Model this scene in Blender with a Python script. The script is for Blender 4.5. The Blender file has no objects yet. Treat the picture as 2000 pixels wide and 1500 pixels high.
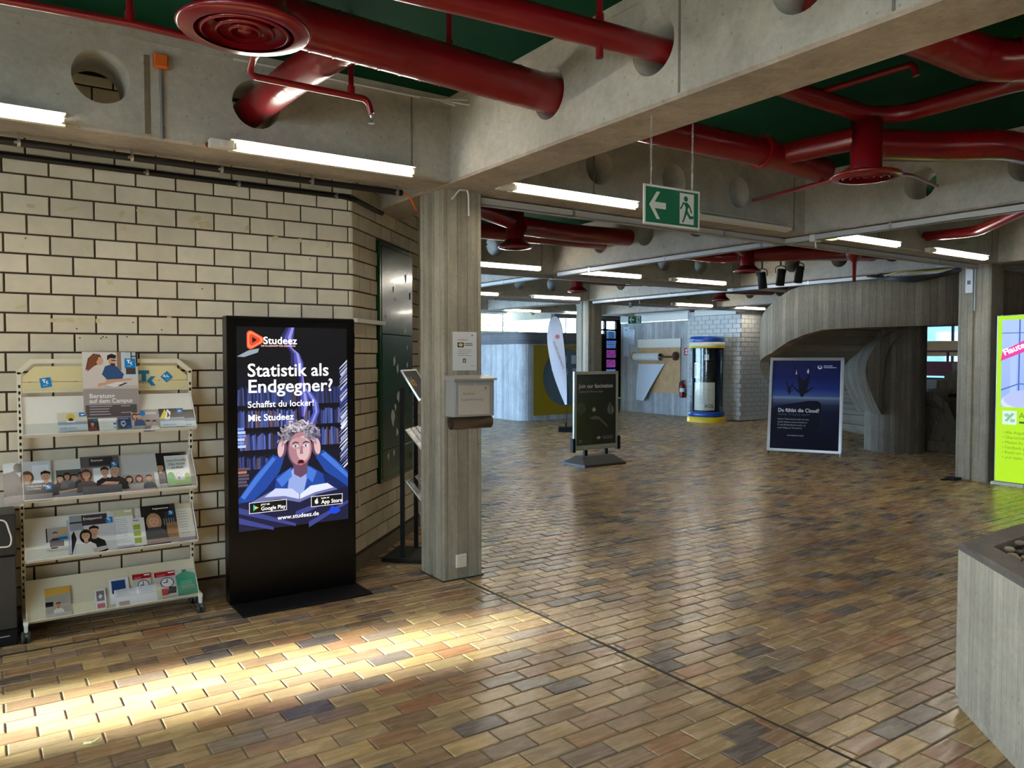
import bpy, bmesh, math, random
from mathutils import Vector, Matrix
import numpy as np
random.seed(7)
SC = bpy.context.scene
COL = SC.collection
PI = math.pi

# ------------------------------------------------------------------ camera, world, sun, exposure
cam_d = bpy.data.cameras.new('camera')
cam_d.sensor_fit = 'HORIZONTAL'; cam_d.sensor_width = 36.0
cam_d.lens = 1509.4 / 2000 * 36.0
cam_d.clip_end = 200
cam = bpy.data.objects.new('camera', cam_d); COL.objects.link(cam)
YAW, PITCH = math.radians(34.284), math.radians(2.009)
cam.location = (0, 0, 1.6)
cam.rotation_euler = (PI / 2 - PITCH, 0, -YAW)
SC.camera = cam
SC.view_settings.view_transform = 'Standard'
try: SC.view_settings.look = 'None'
except Exception: pass
SC.view_settings.gamma = 1.0
SC.view_settings.use_curve_mapping = False
SC.view_settings.exposure = 0.12
SC.cycles.use_denoising = True
try: SC.cycles.denoiser = 'OPENIMAGEDENOISE'
except Exception: pass
SC.cycles.max_bounces = 8; SC.cycles.diffuse_bounces = 5; SC.cycles.glossy_bounces = 4
SC.cycles.transparent_max_bounces = 12
SC.cycles.sample_clamp_indirect = 6.0
SC.cycles.caustics_reflective = False; SC.cycles.caustics_refractive = False

W = bpy.data.worlds.new('sky'); SC.world = W; W.use_nodes = True
bg = W.node_tree.nodes['Background']
bg.inputs[0].default_value = (0.74, 0.87, 1.0, 1); bg.inputs[1].default_value = 24.0
sd = bpy.data.lights.new('sun', 'SUN'); sd.energy = 62.0; sd.angle = math.radians(4.5); sd.color = (1.0, 0.97, 0.91)
so = bpy.data.objects.new('sun', sd); COL.objects.link(so)
SUN_EL, SUN_AZ = math.radians(20.5), math.radians(-5.0)
sdir = Vector((math.cos(SUN_EL) * math.cos(SUN_AZ), math.cos(SUN_EL) * math.sin(SUN_AZ), -math.sin(SUN_EL)))
so.rotation_euler = sdir.to_track_quat('-Z', 'Y').to_euler()
so.location = (-8, 4, 6)
TUBE_E = 70.0
SCREEN_E = 1.0

# ------------------------------------------------------------------ helpers
def S(r, g, b):
    def f(c):
        c /= 255.0
        return c / 12.92 if c <= 0.04045 else ((c + 0.055) / 1.055) ** 2.4
    return (f(r), f(g), f(b), 1.0)

def _mat(name):
    m = bpy.data.materials.new(name); m.use_nodes = True
    return m, m.node_tree, m.node_tree.nodes['Principled BSDF']

def N(nt, t, **kw):
    n = nt.nodes.new(t)
    for k, v in kw.items(): setattr(n, k, v)
    return n

def mat(name, c, rough=0.6, metal=0.0, spec=0.5, var=0.0, scale=8.0, bump=0.0, bscale=60.0, emit=0.0, coat=0.0):
    m, nt, b = _mat(name)
    b.inputs['Base Color'].default_value = c
    b.inputs['Roughness'].default_value = rough
    b.inputs['Metallic'].default_value = metal
    b.inputs['Specular IOR Level'].default_value = spec
    if coat: b.inputs['Coat Weight'].default_value = coat; b.inputs['Coat Roughness'].default_value = 0.08
    if emit:
        b.inputs['Emission Color'].default_value = c; b.inputs['Emission Strength'].default_value = emit
    if var or bump:
        tc = N(nt, 'ShaderNodeTexCoord')
    if var:
        no = N(nt, 'ShaderNodeTexNoise'); no.inputs['Scale'].default_value = scale; no.inputs['Detail'].default_value = 5
        nt.links.new(tc.outputs['Object'], no.inputs['Vector'])
        mr = N(nt, 'ShaderNodeMapRange'); mr.inputs['From Min'].default_value = 0.3; mr.inputs['From Max'].default_value = 0.7
        mr.inputs['To Min'].default_value = 1 - var; mr.inputs['To Max'].default_value = 1 + var
        nt.links.new(no.outputs['Fac'], mr.inputs['Value'])
        mx = N(nt, 'ShaderNodeVectorMath', operation='SCALE'); mx.inputs[0].default_value = c[:3]
        nt.links.new(mr.outputs[0], mx.inputs['Scale']); nt.links.new(mx.outputs[0], b.inputs['Base Color'])
    if bump:
        n2 = N(nt, 'ShaderNodeTexNoise'); n2.inputs['Scale'].default_value = bscale; n2.inputs['Detail'].default_value = 4
        nt.links.new(tc.outputs['Object'], n2.inputs['Vector'])
        bp = N(nt, 'ShaderNodeBump'); bp.inputs['Strength'].default_value = bump; bp.inputs['Distance'].default_value = 0.01
        nt.links.new(n2.outputs['Fac'], bp.inputs['Height']); nt.links.new(bp.outputs[0], b.inputs['Normal'])
    return m

def concrete(name, c, boards=0.0, radial=None, stain=0.16, horiz=False, soft=1.0):
    """cast concrete; boards = width of the formwork boards, radial = centre for curved walls"""
    m, nt, b = _mat(name); L = nt.links.new
    b.inputs['Roughness'].default_value = 0.82; b.inputs['Specular IOR Level'].default_value = 0.25
    geo = N(nt, 'ShaderNodeNewGeometry'); sep = N(nt, 'ShaderNodeSeparateXYZ'); L(geo.outputs['Position'], sep.inputs[0])
    n1 = N(nt, 'ShaderNodeTexNoise'); n1.inputs['Scale'].default_value = 2.3; n1.inputs['Detail'].default_value = 9; n1.inputs['Roughness'].default_value = 0.72; n1.inputs['Distortion'].default_value = .5
    L(geo.outputs['Position'], n1.inputs['Vector'])
    r1 = N(nt, 'ShaderNodeMapRange'); r1.inputs['From Min'].default_value = .3; r1.inputs['From Max'].default_value = .7
    r1.inputs['To Min'].default_value = 1 - stain; r1.inputs['To Max'].default_value = 1 + stain
    L(n1.outputs['Fac'], r1.inputs['Value']); fac = r1.outputs[0]
    n3 = N(nt, 'ShaderNodeTexNoise'); n3.inputs['Scale'].default_value = 26; n3.inputs['Detail'].default_value = 6; n3.inputs['Roughness'].default_value = .7
    L(geo.outputs['Position'], n3.inputs['Vector'])
    r3 = N(nt, 'ShaderNodeMapRange'); r3.inputs['From Min'].default_value = .3; r3.inputs['From Max'].default_value = .7
    r3.inputs['To Min'].default_value = .9; r3.inputs['To Max'].default_value = 1.1; L(n3.outputs['Fac'], r3.inputs['Value'])
    mu = N(nt, 'ShaderNodeMath', operation='MULTIPLY'); L(fac, mu.inputs[0]); L(r3.outputs[0], mu.inputs[1]); fac = mu.outputs[0]
    # pores
    vo = N(nt, 'ShaderNodeTexVoronoi'); vo.inputs['Scale'].default_value = 16; L(geo.outputs['Position'], vo.inputs['Vector'])
    pr = N(nt, 'ShaderNodeMapRange'); pr.inputs['From Min'].default_value = .07; pr.inputs['From Max'].default_value = .13
    pr.inputs['To Min'].default_value = .72; pr.inputs['To Max'].default_value = 1; L(vo.outputs['Distance'], pr.inputs['Value'])
    mu2 = N(nt, 'ShaderNodeMath', operation='MULTIPLY'); L(fac, mu2.inputs[0]); L(pr.outputs[0], mu2.inputs[1]); fac = mu2.outputs[0]
    height = n3.outputs['Fac']
    if boards:
        if radial:
            sx = N(nt, 'ShaderNodeMath', operation='SUBTRACT'); L(sep.outputs[0], sx.inputs[0]); sx.inputs[1].default_value = radial[0]
            sy = N(nt, 'ShaderNodeMath', operation='SUBTRACT'); L(sep.outputs[1], sy.inputs[0]); sy.inputs[1].default_value = radial[1]
            at = N(nt, 'ShaderNodeMath', operation='ARCTAN2'); L(sy.outputs[0], at.inputs[0]); L(sx.outputs[0], at.inputs[1])
            uu = N(nt, 'ShaderNodeMath', operation='MULTIPLY'); L(at.outputs[0], uu.inputs[0]); uu.inputs[1].default_value = radial[2]; u = uu.outputs[0]
        elif horiz:
            u = sep.outputs[2]
        else:
            ad = N(nt, 'ShaderNodeMath', operation='ADD'); L(sep.outputs[0], ad.inputs[0]); L(sep.outputs[1], ad.inputs[1]); u = ad.outputs[0]
        dv = N(nt, 'ShaderNodeMath', operation='DIVIDE'); L(u, dv.inputs[0]); dv.inputs[1].default_value = boards
        fl = N(nt, 'ShaderNodeMath', operation='FLOOR'); L(dv.outputs[0], fl.inputs[0])
        fr = N(nt, 'ShaderNodeMath', operation='FRACT'); L(dv.outputs[0], fr.inputs[0])
        wn = N(nt, 'ShaderNodeTexWhiteNoise', noise_dimensions='1D'); L(fl.outputs[0], wn.inputs['W'])
        rb = N(nt, 'ShaderNodeMapRange'); rb.inputs['To Min'].default_value = 1 - .20 * soft; rb.inputs['To Max'].default_value = 1 + .17 * soft; L(wn.outputs['Value'], rb.inputs['Value'])
        # narrow dark seam
        pp = N(nt, 'ShaderNodeMath', operation='PINGPONG'); L(fr.outputs[0], pp.inputs[0]); pp.inputs[1].default_value = .5
        sm = N(nt, 'ShaderNodeMapRange'); sm.inputs['From Min'].default_value = 0; sm.inputs['From Max'].default_value = .055
        sm.inputs['To Min'].default_value = 1 - .45 * soft; sm.inputs['To Max'].default_value = 1; L(pp.outputs[0], sm.inputs['Value'])
        # wood grain along the boards
        cb = N(nt, 'ShaderNodeCombineXYZ'); 
        g1 = N(nt, 'ShaderNodeMath', operation='MULTIPLY'); L(u, g1.inputs[0]); g1.inputs[1].default_value = 42
        g2 = N(nt, 'ShaderNodeMath', operation='MULTIPLY'); L(sep.outputs[0 if horiz else 2], g2.inputs[0]); g2.inputs[1].default_value = 2.2
        L(g1.outputs[0], cb.inputs[0]); L(g2.outputs[0], cb.inputs[1]); L(fl.outputs[0], cb.inputs[2])
        ng = N(nt, 'ShaderNodeTexNoise'); ng.inputs['Scale'].default_value = 1; ng.inputs['Detail'].default_value = 5; ng.inputs['Distortion'].default_value = .4
        L(cb.outputs[0], ng.inputs['Vector'])
        rg = N(nt, 'ShaderNodeMapRange'); rg.inputs['From Min'].default_value = .3; rg.inputs['From Max'].default_value = .7
        rg.inputs['To Min'].default_value = 1 - .18 * soft; rg.inputs['To Max'].default_value = 1 + .14 * soft; L(ng.outputs['Fac'], rg.inputs['Value'])
        for o in (rb.outputs[0], sm.outputs[0], rg.outputs[0]):
            q = N(nt, 'ShaderNodeMath', operation='MULTIPLY'); L(fac, q.inputs[0]); L(o, q.inputs[1]); fac = q.outputs[0]
        h = N(nt, 'ShaderNodeMath', operation='MULTIPLY_ADD'); L(sm.outputs[0], h.inputs[0]); h.inputs[1].default_value = 1.2; L(ng.outputs['Fac'], h.inputs[2]); height = h.outputs[0]
    mx = N(nt, 'ShaderNodeVectorMath', operation='SCALE'); mx.inputs[0].default_value = c[:3]; L(fac, mx.inputs['Scale'])
    L(mx.outputs[0], b.inputs['Base Color'])
    bp = N(nt, 'ShaderNodeBump'); bp.inputs['Strength'].default_value = .5; bp.inputs['Distance'].default_value = .006
    L(height, bp.inputs['Height']); L(bp.outputs[0], b.inputs['Normal'])
    return m

def ramp_mat(name, cols, source, rough=.4, grain=True, spec=.5, bump=.25, gscale=(4, 30, 20)):
    """a pick of body colours per piece: source 'object' (parts) or 'attr' (joined pieces)"""
    m, nt, b = _mat(name); L = nt.links.new
    b.inputs['Roughness'].default_value = rough; b.inputs['Specular IOR Level'].default_value = spec
    if source == 'object':
        oi = N(nt, 'ShaderNodeObjectInfo'); rnd = oi.outputs['Random']
    else:
        at = N(nt, 'ShaderNodeAttribute'); at.attribute_name = 'rnd'; rnd = at.outputs['Fac']
    cr = N(nt, 'ShaderNodeValToRGB'); cr.color_ramp.interpolation = 'LINEAR'
    els = cr.color_ramp.elements
    while len(els) < len(cols): els.new(0.5)
    for i, c in enumerate(cols): els[i].position = i / len(cols); els[i].color = c
    L(rnd, cr.inputs[0]); colr = cr.outputs[0]
    geo = N(nt, 'ShaderNodeNewGeometry')
    mp = N(nt, 'ShaderNodeMapping'); mp.inputs['Scale'].default_value = gscale; L(geo.outputs['Position'], mp.inputs['Vector'])
    no = N(nt, 'ShaderNodeTexNoise'); no.inputs['Scale'].default_value = 1; no.inputs['Detail'].default_value = 6; no.inputs['Roughness'].default_value = .65
    L(mp.outputs[0], no.inputs['Vector'])
    n2 = N(nt, 'ShaderNodeTexNoise'); n2.inputs['Scale'].default_value = 7; n2.inputs['Detail'].default_value = 3; L(geo.outputs['Position'], n2.inputs['Vector'])
    r = N(nt, 'ShaderNodeMapRange'); r.inputs['From Min'].default_value = .3; r.inputs['From Max'].default_value = .7
    a = .15 if grain else .06
    r.inputs['To Min'].default_value = 1 - a; r.inputs['To Max'].default_value = 1 + a; L(no.outputs['Fac'], r.inputs['Value'])
    r2 = N(nt, 'ShaderNodeMapRange'); r2.inputs['From Min'].default_value = .3; r2.inputs['From Max'].default_value = .7
    r2.inputs['To Min'].default_value = 1 - a * .7; r2.inputs['To Max'].default_value = 1 + a * .7; L(n2.outputs['Fac'], r2.inputs['Value'])
    mm = N(nt, 'ShaderNodeMath', operation='MULTIPLY'); L(r.outputs[0], mm.inputs[0]); L(r2.outputs[0], mm.inputs[1])
    sc = N(nt, 'ShaderNodeVectorMath', operation='SCALE'); L(colr, sc.inputs[0]); L(mm.outputs[0], sc.inputs['Scale'])
    L(sc.outputs[0], b.inputs['Base Color'])
    rr = N(nt, 'ShaderNodeMapRange'); rr.inputs['From Min'].default_value = .3; rr.inputs['From Max'].default_value = .7
    rr.inputs['To Min'].default_value = rough - .08; rr.inputs['To Max'].default_value = rough + .12; L(no.outputs['Fac'], rr.inputs['Value']); L(rr.outputs[0], b.inputs['Roughness'])
    bp = N(nt, 'ShaderNodeBump'); bp.inputs['Strength'].default_value = bump; bp.inputs['Distance'].default_value = .004
    L(no.outputs['Fac'], bp.inputs['Height']); L(bp.outputs[0], b.inputs['Normal'])
    return m

def attr_mat(name, emit=0.0, rough=.35, spec=.4):
    m, nt, b = _mat(name); L = nt.links.new
    at = N(nt, 'ShaderNodeAttribute'); at.attribute_name = 'Col'
    L(at.outputs['Color'], b.inputs['Base Color']); b.inputs['Roughness'].default_value = rough; b.inputs['Specular IOR Level'].default_value = spec
    if emit:
        b.inputs['Base Color'].default_value = (0.01, .01, .01, 1)
        for l in list(b.inputs['Base Color'].links): nt.links.remove(l)
        L(at.outputs['Color'], b.inputs['Emission Color']); b.inputs['Emission Strength'].default_value = emit
    return m

def glass_mat(name, tint=(1, 1, 1, 1), gloss=.12):
    m = bpy.data.materials.new(name); m.use_nodes = True; nt = m.node_tree; nt.nodes.clear(); L = nt.links.new
    out = N(nt, 'ShaderNodeOutputMaterial'); tr = N(nt, 'ShaderNodeBsdfTransparent'); tr.inputs[0].default_value = tint
    gl = N(nt, 'ShaderNodeBsdfGlossy'); gl.inputs['Roughness'].default_value = .05
    mx = N(nt, 'ShaderNodeMixShader'); mx.inputs[0].default_value = gloss
    L(tr.outputs[0], mx.inputs[1]); L(gl.outputs[0], mx.inputs[2]); L(mx.outputs[0], out.inputs[0])
    return m

def props(o, label=None, cat=None, group=None, kind=None):
    if label: o['label'] = label
    if cat: o['category'] = cat
    if group: o['group'] = group
    if kind: o['kind'] = kind
    return o

def thing(name, label, cat, loc=(0, 0, 0), rz=0.0, group=None, M=None):
    o = bpy.data.objects.new(name, None); COL.objects.link(o); o.empty_display_size = .1
    if M is not None: o.matrix_world = M
    else: o.location = loc; o.rotation_euler = (0, 0, rz)
    return props(o, label, cat, group)

class MB:
    def __init__(s): s.v = []; s.f = []; s.m = []; s.sm = []; s.c = []
    def face(s, pts, mi=0, smooth=False, col=None):
        n = len(s.v); s.v += [tuple(p) for p in pts]; s.f.append(tuple(range(n, n + len(pts)))); s.m.append(mi); s.sm.append(smooth); s.c.append(col); return s
    def grid(s, rings, mi=0, smooth=True, closed=True, col=None):
        n0 = len(s.v); k = len(rings[0])
        for r in rings: s.v += [tuple(p) for p in r]
        for i in range(len(rings) - 1):
            for j in range(k if closed else k - 1):
                a = n0 + i * k + j; b = n0 + i * k + (j + 1) % k
                s.f.append((a, b, b + k, a + k)); s.m.append(mi); s.sm.append(smooth); s.c.append(col)
        return s
    def box(s, x0, x1, y0, y1, z0, z1, mi=0, ch=0.0, col=None, M=None):
        n = len(s.v)
        if ch:
            P = []
            for z, d in ((z0, ch), (z0 + ch, 0), (z1 - ch, 0), (z1, ch)):
                P.append([(x0 + d, y0 + d, z), (x1 - d, y0 + d, z), (x1 - d, y1 - d, z), (x0 + d, y1 - d, z)])
            if M: P = [[M @ Vector(p) for p in r] for r in P]
            s.grid(P, mi, False, True, col); s.face(P[0][::-1], mi, False, col); s.face(P[-1], mi, False, col); return s
        V = [(x0, y0, z0), (x1, y0, z0), (x1, y1, z0), (x0, y1, z0), (x0, y0, z1), (x1, y0, z1), (x1, y1, z1), (x0, y1, z1)]
        if M: V = [tuple(M @ Vector(p)) for p in V]
        s.v += V
        for q in ((3, 2, 1, 0), (4, 5, 6, 7), (0, 1, 5, 4), (1, 2, 6, 5), (2, 3, 7, 6), (3, 0, 4, 7)):
            s.f.append(tuple(n + i for i in q)); s.m.append(mi); s.sm.append(False); s.c.append(col)
        return s
    def prism(s, poly, o, ru, rv, rn, d, mi=0, col=None):
        """polygon (u,v) on the plane at o with axes ru, rv, extruded d along rn"""
        o, ru, rv, rn = Vector(o), Vector(ru), Vector(rv), Vector(rn)
        a = [o + ru * p[0] + rv * p[1] for p in poly]; b = [p + rn * d for p in a]
        s.grid([a, b], mi, False, True, col); s.face(a[::-1], mi, False, col); s.face(b, mi, False, col); return s
    def tube(s, pts, r, n=16, mi=0, cap=True, rfun=None):
        P = [Vector(p) for p in pts]; rings = []; up = Vector((0, 0, 1)); ref = None
        for i, p in enumerate(P):
            t = ((P[i + 1] - p) if i == 0 else (p - P[i - 1]) if i == len(P) - 1 else ((P[i + 1] - p).normalized() + (p - P[i - 1]).normalized()))
            t.normalize()
            if ref is None:
                ref = t.cross(up) if abs(t.z) < .95 else t.cross(Vector((1, 0, 0)))
                ref.normalize()
            ref = (ref - t * ref.dot(t)).normalized(); w = t.cross(ref)
            rr = r if rfun is None else rfun(i)
            rings.append([p + (ref * math.cos(a) + w * math.sin(a)) * rr for a in (2 * PI * k / n for k in range(n))])
        s.grid(rings, mi, True)
        if cap: s.face(rings[0][::-1], mi); s.face(rings[-1], mi)
        return s
    def lathe(s, prof, c, n=32, mi=0, cap=True, axis='z'):
        c = Vector(c); rings = []
        for r, h in prof:
            ring = []
            for k in range(n):
                a = 2 * PI * k / n; x, y = r * math.cos(a), r * math.sin(a)
                ring.append(c + (Vector((x, y, h)) if axis == 'z' else Vector((x, h, y)) if axis == 'y' else Vector((h, x, y))))
            rings.append(ring)
        s.grid(rings, mi, True)
        if cap: s.face(rings[0][::-1], mi); s.face(rings[-1], mi)
        return s
    def ball(s, c, r, n=10, mi=0, sz=(1, 1, 1)):
        c = Vector(c); rings = []
        for i in range(n + 1):
            t = -PI / 2 + PI * i / n
            rings.append([c + Vector((r * math.cos(t) * math.cos(a) * sz[0], r * math.cos(t) * math.sin(a) * sz[1], r * math.sin(t) * sz[2])) for a in (2 * PI * k / (2 * n) for k in range(2 * n))])
        return s.grid(rings, mi, True)
    def mesh(s, name):
        me = bpy.data.meshes.new(name); me.from_pydata(s.v, [], s.f)
        me.polygons.foreach_set('material_index', s.m); me.polygons.foreach_set('use_smooth', s.sm)
        if any(c is not None for c in s.c):
            at = me.color_attributes.new('Col', 'FLOAT_COLOR', 'CORNER'); buf = []
            for f, c in zip(s.f, s.c):
                c = c or (1, 1, 1, 1)
                for k in range(len(f)): buf += (c[k] if isinstance(c, list) else c)
            at.data.foreach_set('color', buf)
        me.update(); return me
    def build(s, name, mats, parent=None, label=None, cat=None, group=None, kind=None, bevel=0, weld=False, loc=None):
        me = s.mesh(name)
        for m in (mats if isinstance(mats, (list, tuple)) else [mats]): me.materials.append(m)
        if weld or bevel:
            bm = bmesh.new(); bm.from_mesh(me); bmesh.ops.remove_doubles(bm, verts=bm.verts, dist=1e-5)
            bmesh.ops.recalc_face_normals(bm, faces=bm.faces); bm.to_mesh(me); bm.free()
        o = bpy.data.objects.new(name, me); COL.objects.link(o)
        if parent: o.parent = parent
        if loc: o.location = loc
        if bevel:
            md = o.modifiers.new('b', 'BEVEL'); md.width = bevel; md.segments = 2; md.limit_method = 'ANGLE'; md.angle_limit = math.radians(40)
        return props(o, label, cat, group, kind)

def copy_tree(o, parent=None):
    c = o.copy(); COL.objects.link(c)
    if parent: c.parent = parent
    for ch in list(o.children):
        k = copy_tree(ch, c); k.matrix_parent_inverse = ch.matrix_parent_inverse
    return c

def arc(c, r, a0, a1, n, z=None):
    return [(c[0] + r * math.cos(a0 + (a1 - a0) * i / n), c[1] + r * math.sin(a0 + (a1 - a0) * i / n)) + (() if z is None else (z,)) for i in range(n + 1)]

def elbow(pts, rad, n=6):
    """round the corners of a polyline"""
    P = [Vector(p) for p in pts]; out = [P[0]]
    for i in range(1, len(P) - 1):
        a, b, c = P[i - 1], P[i], P[i + 1]; d = min(rad, (a - b).length * .45, (c - b).length * .45)
        p0 = b + (a - b).normalized() * d; p1 = b + (c - b).normalized() * d
        for k in range(n + 1):
            t = k / n; out.append(p0 * (1 - t) ** 2 + b * 2 * t * (1 - t) + p1 * t * t)
    out.append(P[-1]); return out

class Pic:
    """a flat print: coloured shapes in (u right, v up), metres, stacked a hair apart"""
    def __init__(s, w, h, col, th=.0015, back=(.75, .75, .73, 1)):
        s.w, s.h = w, h; s.b = MB(); s.k = 0; s.eps = .00006
        s.b.box(0, w, 0, h, -th, 0, col=back)
        s.rect(0, 0, w, h, col)
    def poly(s, pts, col):
        s.k += 1; s.b.face([(p[0], p[1], s.k * s.eps) for p in pts], 0, False, col); return s
    def rect(s, x0, y0, x1, y1, col, col2=None):
        s.poly([(x0, y0), (x1, y0), (x1, y1), (x0, y1)], [col, col, col2, col2] if col2 else col); return s
    def ell(s, cx, cy, rx, ry, col, n=20, a=0.0, edge=None):
        ca, sa = math.cos(a), math.sin(a)
        pts = [(cx + rx * math.cos(t) * ca - ry * math.sin(t) * sa, cy + rx * math.cos(t) * sa + ry * math.sin(t) * ca) for t in (2 * PI * i / n for i in range(n))]
        return s.poly(pts, col)
    def lines(s, x0, y, w, n, dy, th, col, jit=.3):
        for i in range(n):
            s.rect(x0, y - i * dy, x0 + w * (1 - random.random() * jit), y - i * dy + th, col)
        return s
    def build(s, name, m, parent=None, M=None, top=.0025, **kw):
        f = min(1.0, top / max(1e-9, s.k * s.eps))
        s.b.v = [(v[0], v[1], v[2] * f if v[2] > 0 else v[2]) for v in s.b.v]
        o = s.b.build(name, m, parent, **kw)
        if M is not None:
            if parent: o.matrix_local = M
            else: o.matrix_world = M
        return o

def frame(o, r, u):
    r = Vector(r).normalized(); u = Vector(u).normalized(); n = r.cross(u)
    M = Matrix.Identity(4)
    for i in range(3): M[i][0] = r[i]; M[i][1] = u[i]; M[i][2] = n[i]; M[i][3] = o[i]
    return M

def text(body, size, x, y, m, parent, name='lettering', z=.0005, bold=0.0, align='LEFT', sx=1.0, sp=1.0, M=None, rot=0):
    cu = bpy.data.curves.new(name, 'FONT'); cu.body = body; cu.size = size; cu.align_x = align; cu.offset = bold * size
    cu.space_character = sp; cu.resolution_u = 3; cu.materials.append(m)
    o = bpy.data.objects.new(name, cu); COL.objects.link(o); o.parent = parent
    L = Matrix.Translation((x, y, z)) @ Matrix.Rotation(rot, 4, 'Z') @ Matrix.Diagonal((sx, 1, 1, 1))
    o.matrix_local = L if M is None else M @ L
    return o

# ------------------------------------------------------------------ materials
M_beam = concrete('cast_concrete', S(176, 172, 160), stain=.22)
M_col = concrete('board_marked_concrete', S(158, 150, 132), boards=.083)
M_soffit = concrete('grained_soffit_concrete', S(168, 158, 146), stain=.34)
M_planter = concrete('pale_board_concrete', S(200, 196, 182), boards=.062, soft=.6)
M_plantrim = concrete('dark_concrete_rim', S(118, 112, 108), stain=.3)
M_wallc = concrete('grey_board_concrete', S(176, 178, 178), boards=.11)
M_stair = concrete('stair_board_concrete', S(146, 133, 112), boards=.10, radial=(12.934, 7.267, 2.22))
M_post = concrete('stair_post_concrete', S(116, 107, 93), boards=.08, radial=(12.934, 7.267, .46))
M_plain = concrete('plain_grey_concrete', S(120, 116, 108))
M_plinth = concrete('plinth_concrete', S(120, 108, 90))
M_green = mat('dark_green_ceiling_paint', S(10, 56, 38), .85, spec=.08, var=.25, scale=1.2)
M_red = mat('glossy_dark_red_paint', S(122, 8, 20), .28, coat=.3, var=.12, scale=5)
M_redseam = mat('dark_red_seam', S(104, 10, 20), .35)
PAVE = [S(120, 102, 86), S(150, 118, 84), S(184, 154, 108), S(190, 158, 106), S(168, 142, 104), S(204, 170, 110), S(176, 148, 106), S(158, 118, 82), S(176, 144, 98), S(166, 116, 78), S(150, 134, 112), S(182, 150, 104), S(192, 156, 100), S(146, 120, 90), S(172, 138, 96), S(112, 98, 88)]
PAVE = [(c[0] * .95, c[1] * 1.0, c[2] * 1.06, 1) for c in PAVE]
M_paver_o = ramp_mat('clinker_paver', PAVE, 'object', .25, bump=.12)
M_paver_a = ramp_mat('clinker_paver_far', PAVE, 'attr', .25, bump=.12)
M_grout = mat('cement_grout', S(116, 107, 95), .85, var=.15, scale=14)
M_gap = mat('dark_expansion_joint', S(44, 40, 36), .8)
BRK = [S(216, 205, 180), S(210, 198, 173), S(222, 211, 187), S(213, 201, 176), S(207, 197, 174)]
M_brick = ramp_mat('white_lime_brick', BRK, 'object', .62, grain=False, spec=.3, bump=.2, gscale=(9, 9, 9))
M_mortar = mat('dark_brown_mortar', S(74, 62, 46), .9, var=.15)
M_brickflat = mat('white_painted_brick', S(205, 205, 200), .6, var=.05)
M_mortarw = mat('grey_painted_joint', S(165, 165, 162), .8)
M_black = mat('satin_black', S(5, 5, 6), .3, spec=.25)
M_blackm = mat('matt_black', S(9, 9, 10), .6, spec=.3)
M_blackpipe = mat('black_plastic_pipe', S(14, 14, 15), .4)
M_darkgrey = mat('dark_grey_plastic', S(52, 52, 50), .5)
M_grey = mat('grey_plastic', S(120, 122, 122), .5)
M_white = mat('white_enamel', S(228, 226, 215), .4)
M_cream = mat('cream_enamel', S(226, 218, 190), .42)
M_yellowed = mat('yellowed_plastic', S(226, 212, 160), .45)
M_alu = mat('brushed_aluminium', S(190, 190, 188), .3, metal=.9)
M_steel = mat('galvanised_steel', S(165, 166, 164), .35, metal=.85)
M_silver = mat('silver_paint', S(178, 178, 174), .38, metal=.35)
M_tray = mat('grey_cable_tray_metal', S(186, 184, 178), .45, metal=.12)
M_clear = glass_mat('clear_acrylic', (.93, .95, .95, 1), .045)
M_glass = glass_mat('window_glass', (.92, .97, 1, 1), .06)
M_glassb = glass_mat('blue_tinted_glass', (.74, .87, 1, 1), .06)
M_orange = mat('orange_plastic', S(214, 104, 34), .5)
M_greendoor = mat('glossy_dark_green_paint', S(16, 62, 26), .2, coat=.25, spec=.3, bump=.10, bscale=9)
M_sticker = mat('peeled_sticker_residue', S(205, 205, 198), .7, var=.1)
M_paper = mat('white_paper', S(228, 228, 226), .7)
M_ink = mat('black_ink', S(25, 25, 28), .6)
M_inkg = mat('grey_ink', S(120, 118, 116), .6)
M_whitep = mat('white_print', S(235, 235, 232), .6)
M_greyp = mat('grey_print', S(150, 152, 150), .6)
M_signgreen = mat('exit_sign_green', S(10, 112, 74), .45)
M_tubeon = mat('lit_fluorescent_glass', (1.0, .92, .79, 1), .5, emit=TUBE_E)
M_tubeoff = mat('unlit_fluorescent_glass', S(225, 225, 220), .3)
M_print = attr_mat('printed_colours', 0, .4)
def thin_mat(name):
    m, nt, b = _mat(name); L = nt.links.new
    at = N(nt, 'ShaderNodeAttribute'); at.attribute_name = 'Col'; L(at.outputs['Color'], b.inputs['Base Color']); b.inputs['Roughness'].default_value = .7
    tl = N(nt, 'ShaderNodeBsdfTranslucent'); L(at.outputs['Color'], tl.inputs[0]); mx = N(nt, 'ShaderNodeMixShader'); mx.inputs[0].default_value = .6
    L(b.outputs[0], mx.inputs[1]); L(tl.outputs[0], mx.inputs[2]); L(mx.outputs[0], nt.nodes['Material Output'].inputs[0]); return m
M_thinpaper = thin_mat('thin_printed_paper')
M_dull = attr_mat('matt_printed_colours', 0, .6, .12)
M_printg = attr_mat('glossy_printed_colours', 0, .22, .5)
M_screen = attr_mat('backlit_colours', SCREEN_E)
M_scrwhite = mat('lit_white_lettering', (1, 1, 1, 1), .5, emit=SCREEN_E * 1.0)
M_yellow = mat('yellow_paint', S(214, 180, 20), .4)
M_blue = mat('blue_enamel', S(20, 70, 150), .3)
M_wood = mat('plywood', S(196, 158, 112), .55, var=.12, scale=6)
M_maroon = mat('dark_maroon_metal', S(70, 10, 18), .6, spec=.2)
M_leaf = mat('pale_green_leaves', S(120, 165, 80), .6, var=.25)
M_facade = mat('pale_facade', S(78, 112, 126), .7)
M_tkblue = mat('blue_letter_paint', S(0, 116, 158), .5)
M_orangep = mat('orange_print', S(225, 160, 40), .5)
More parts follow.
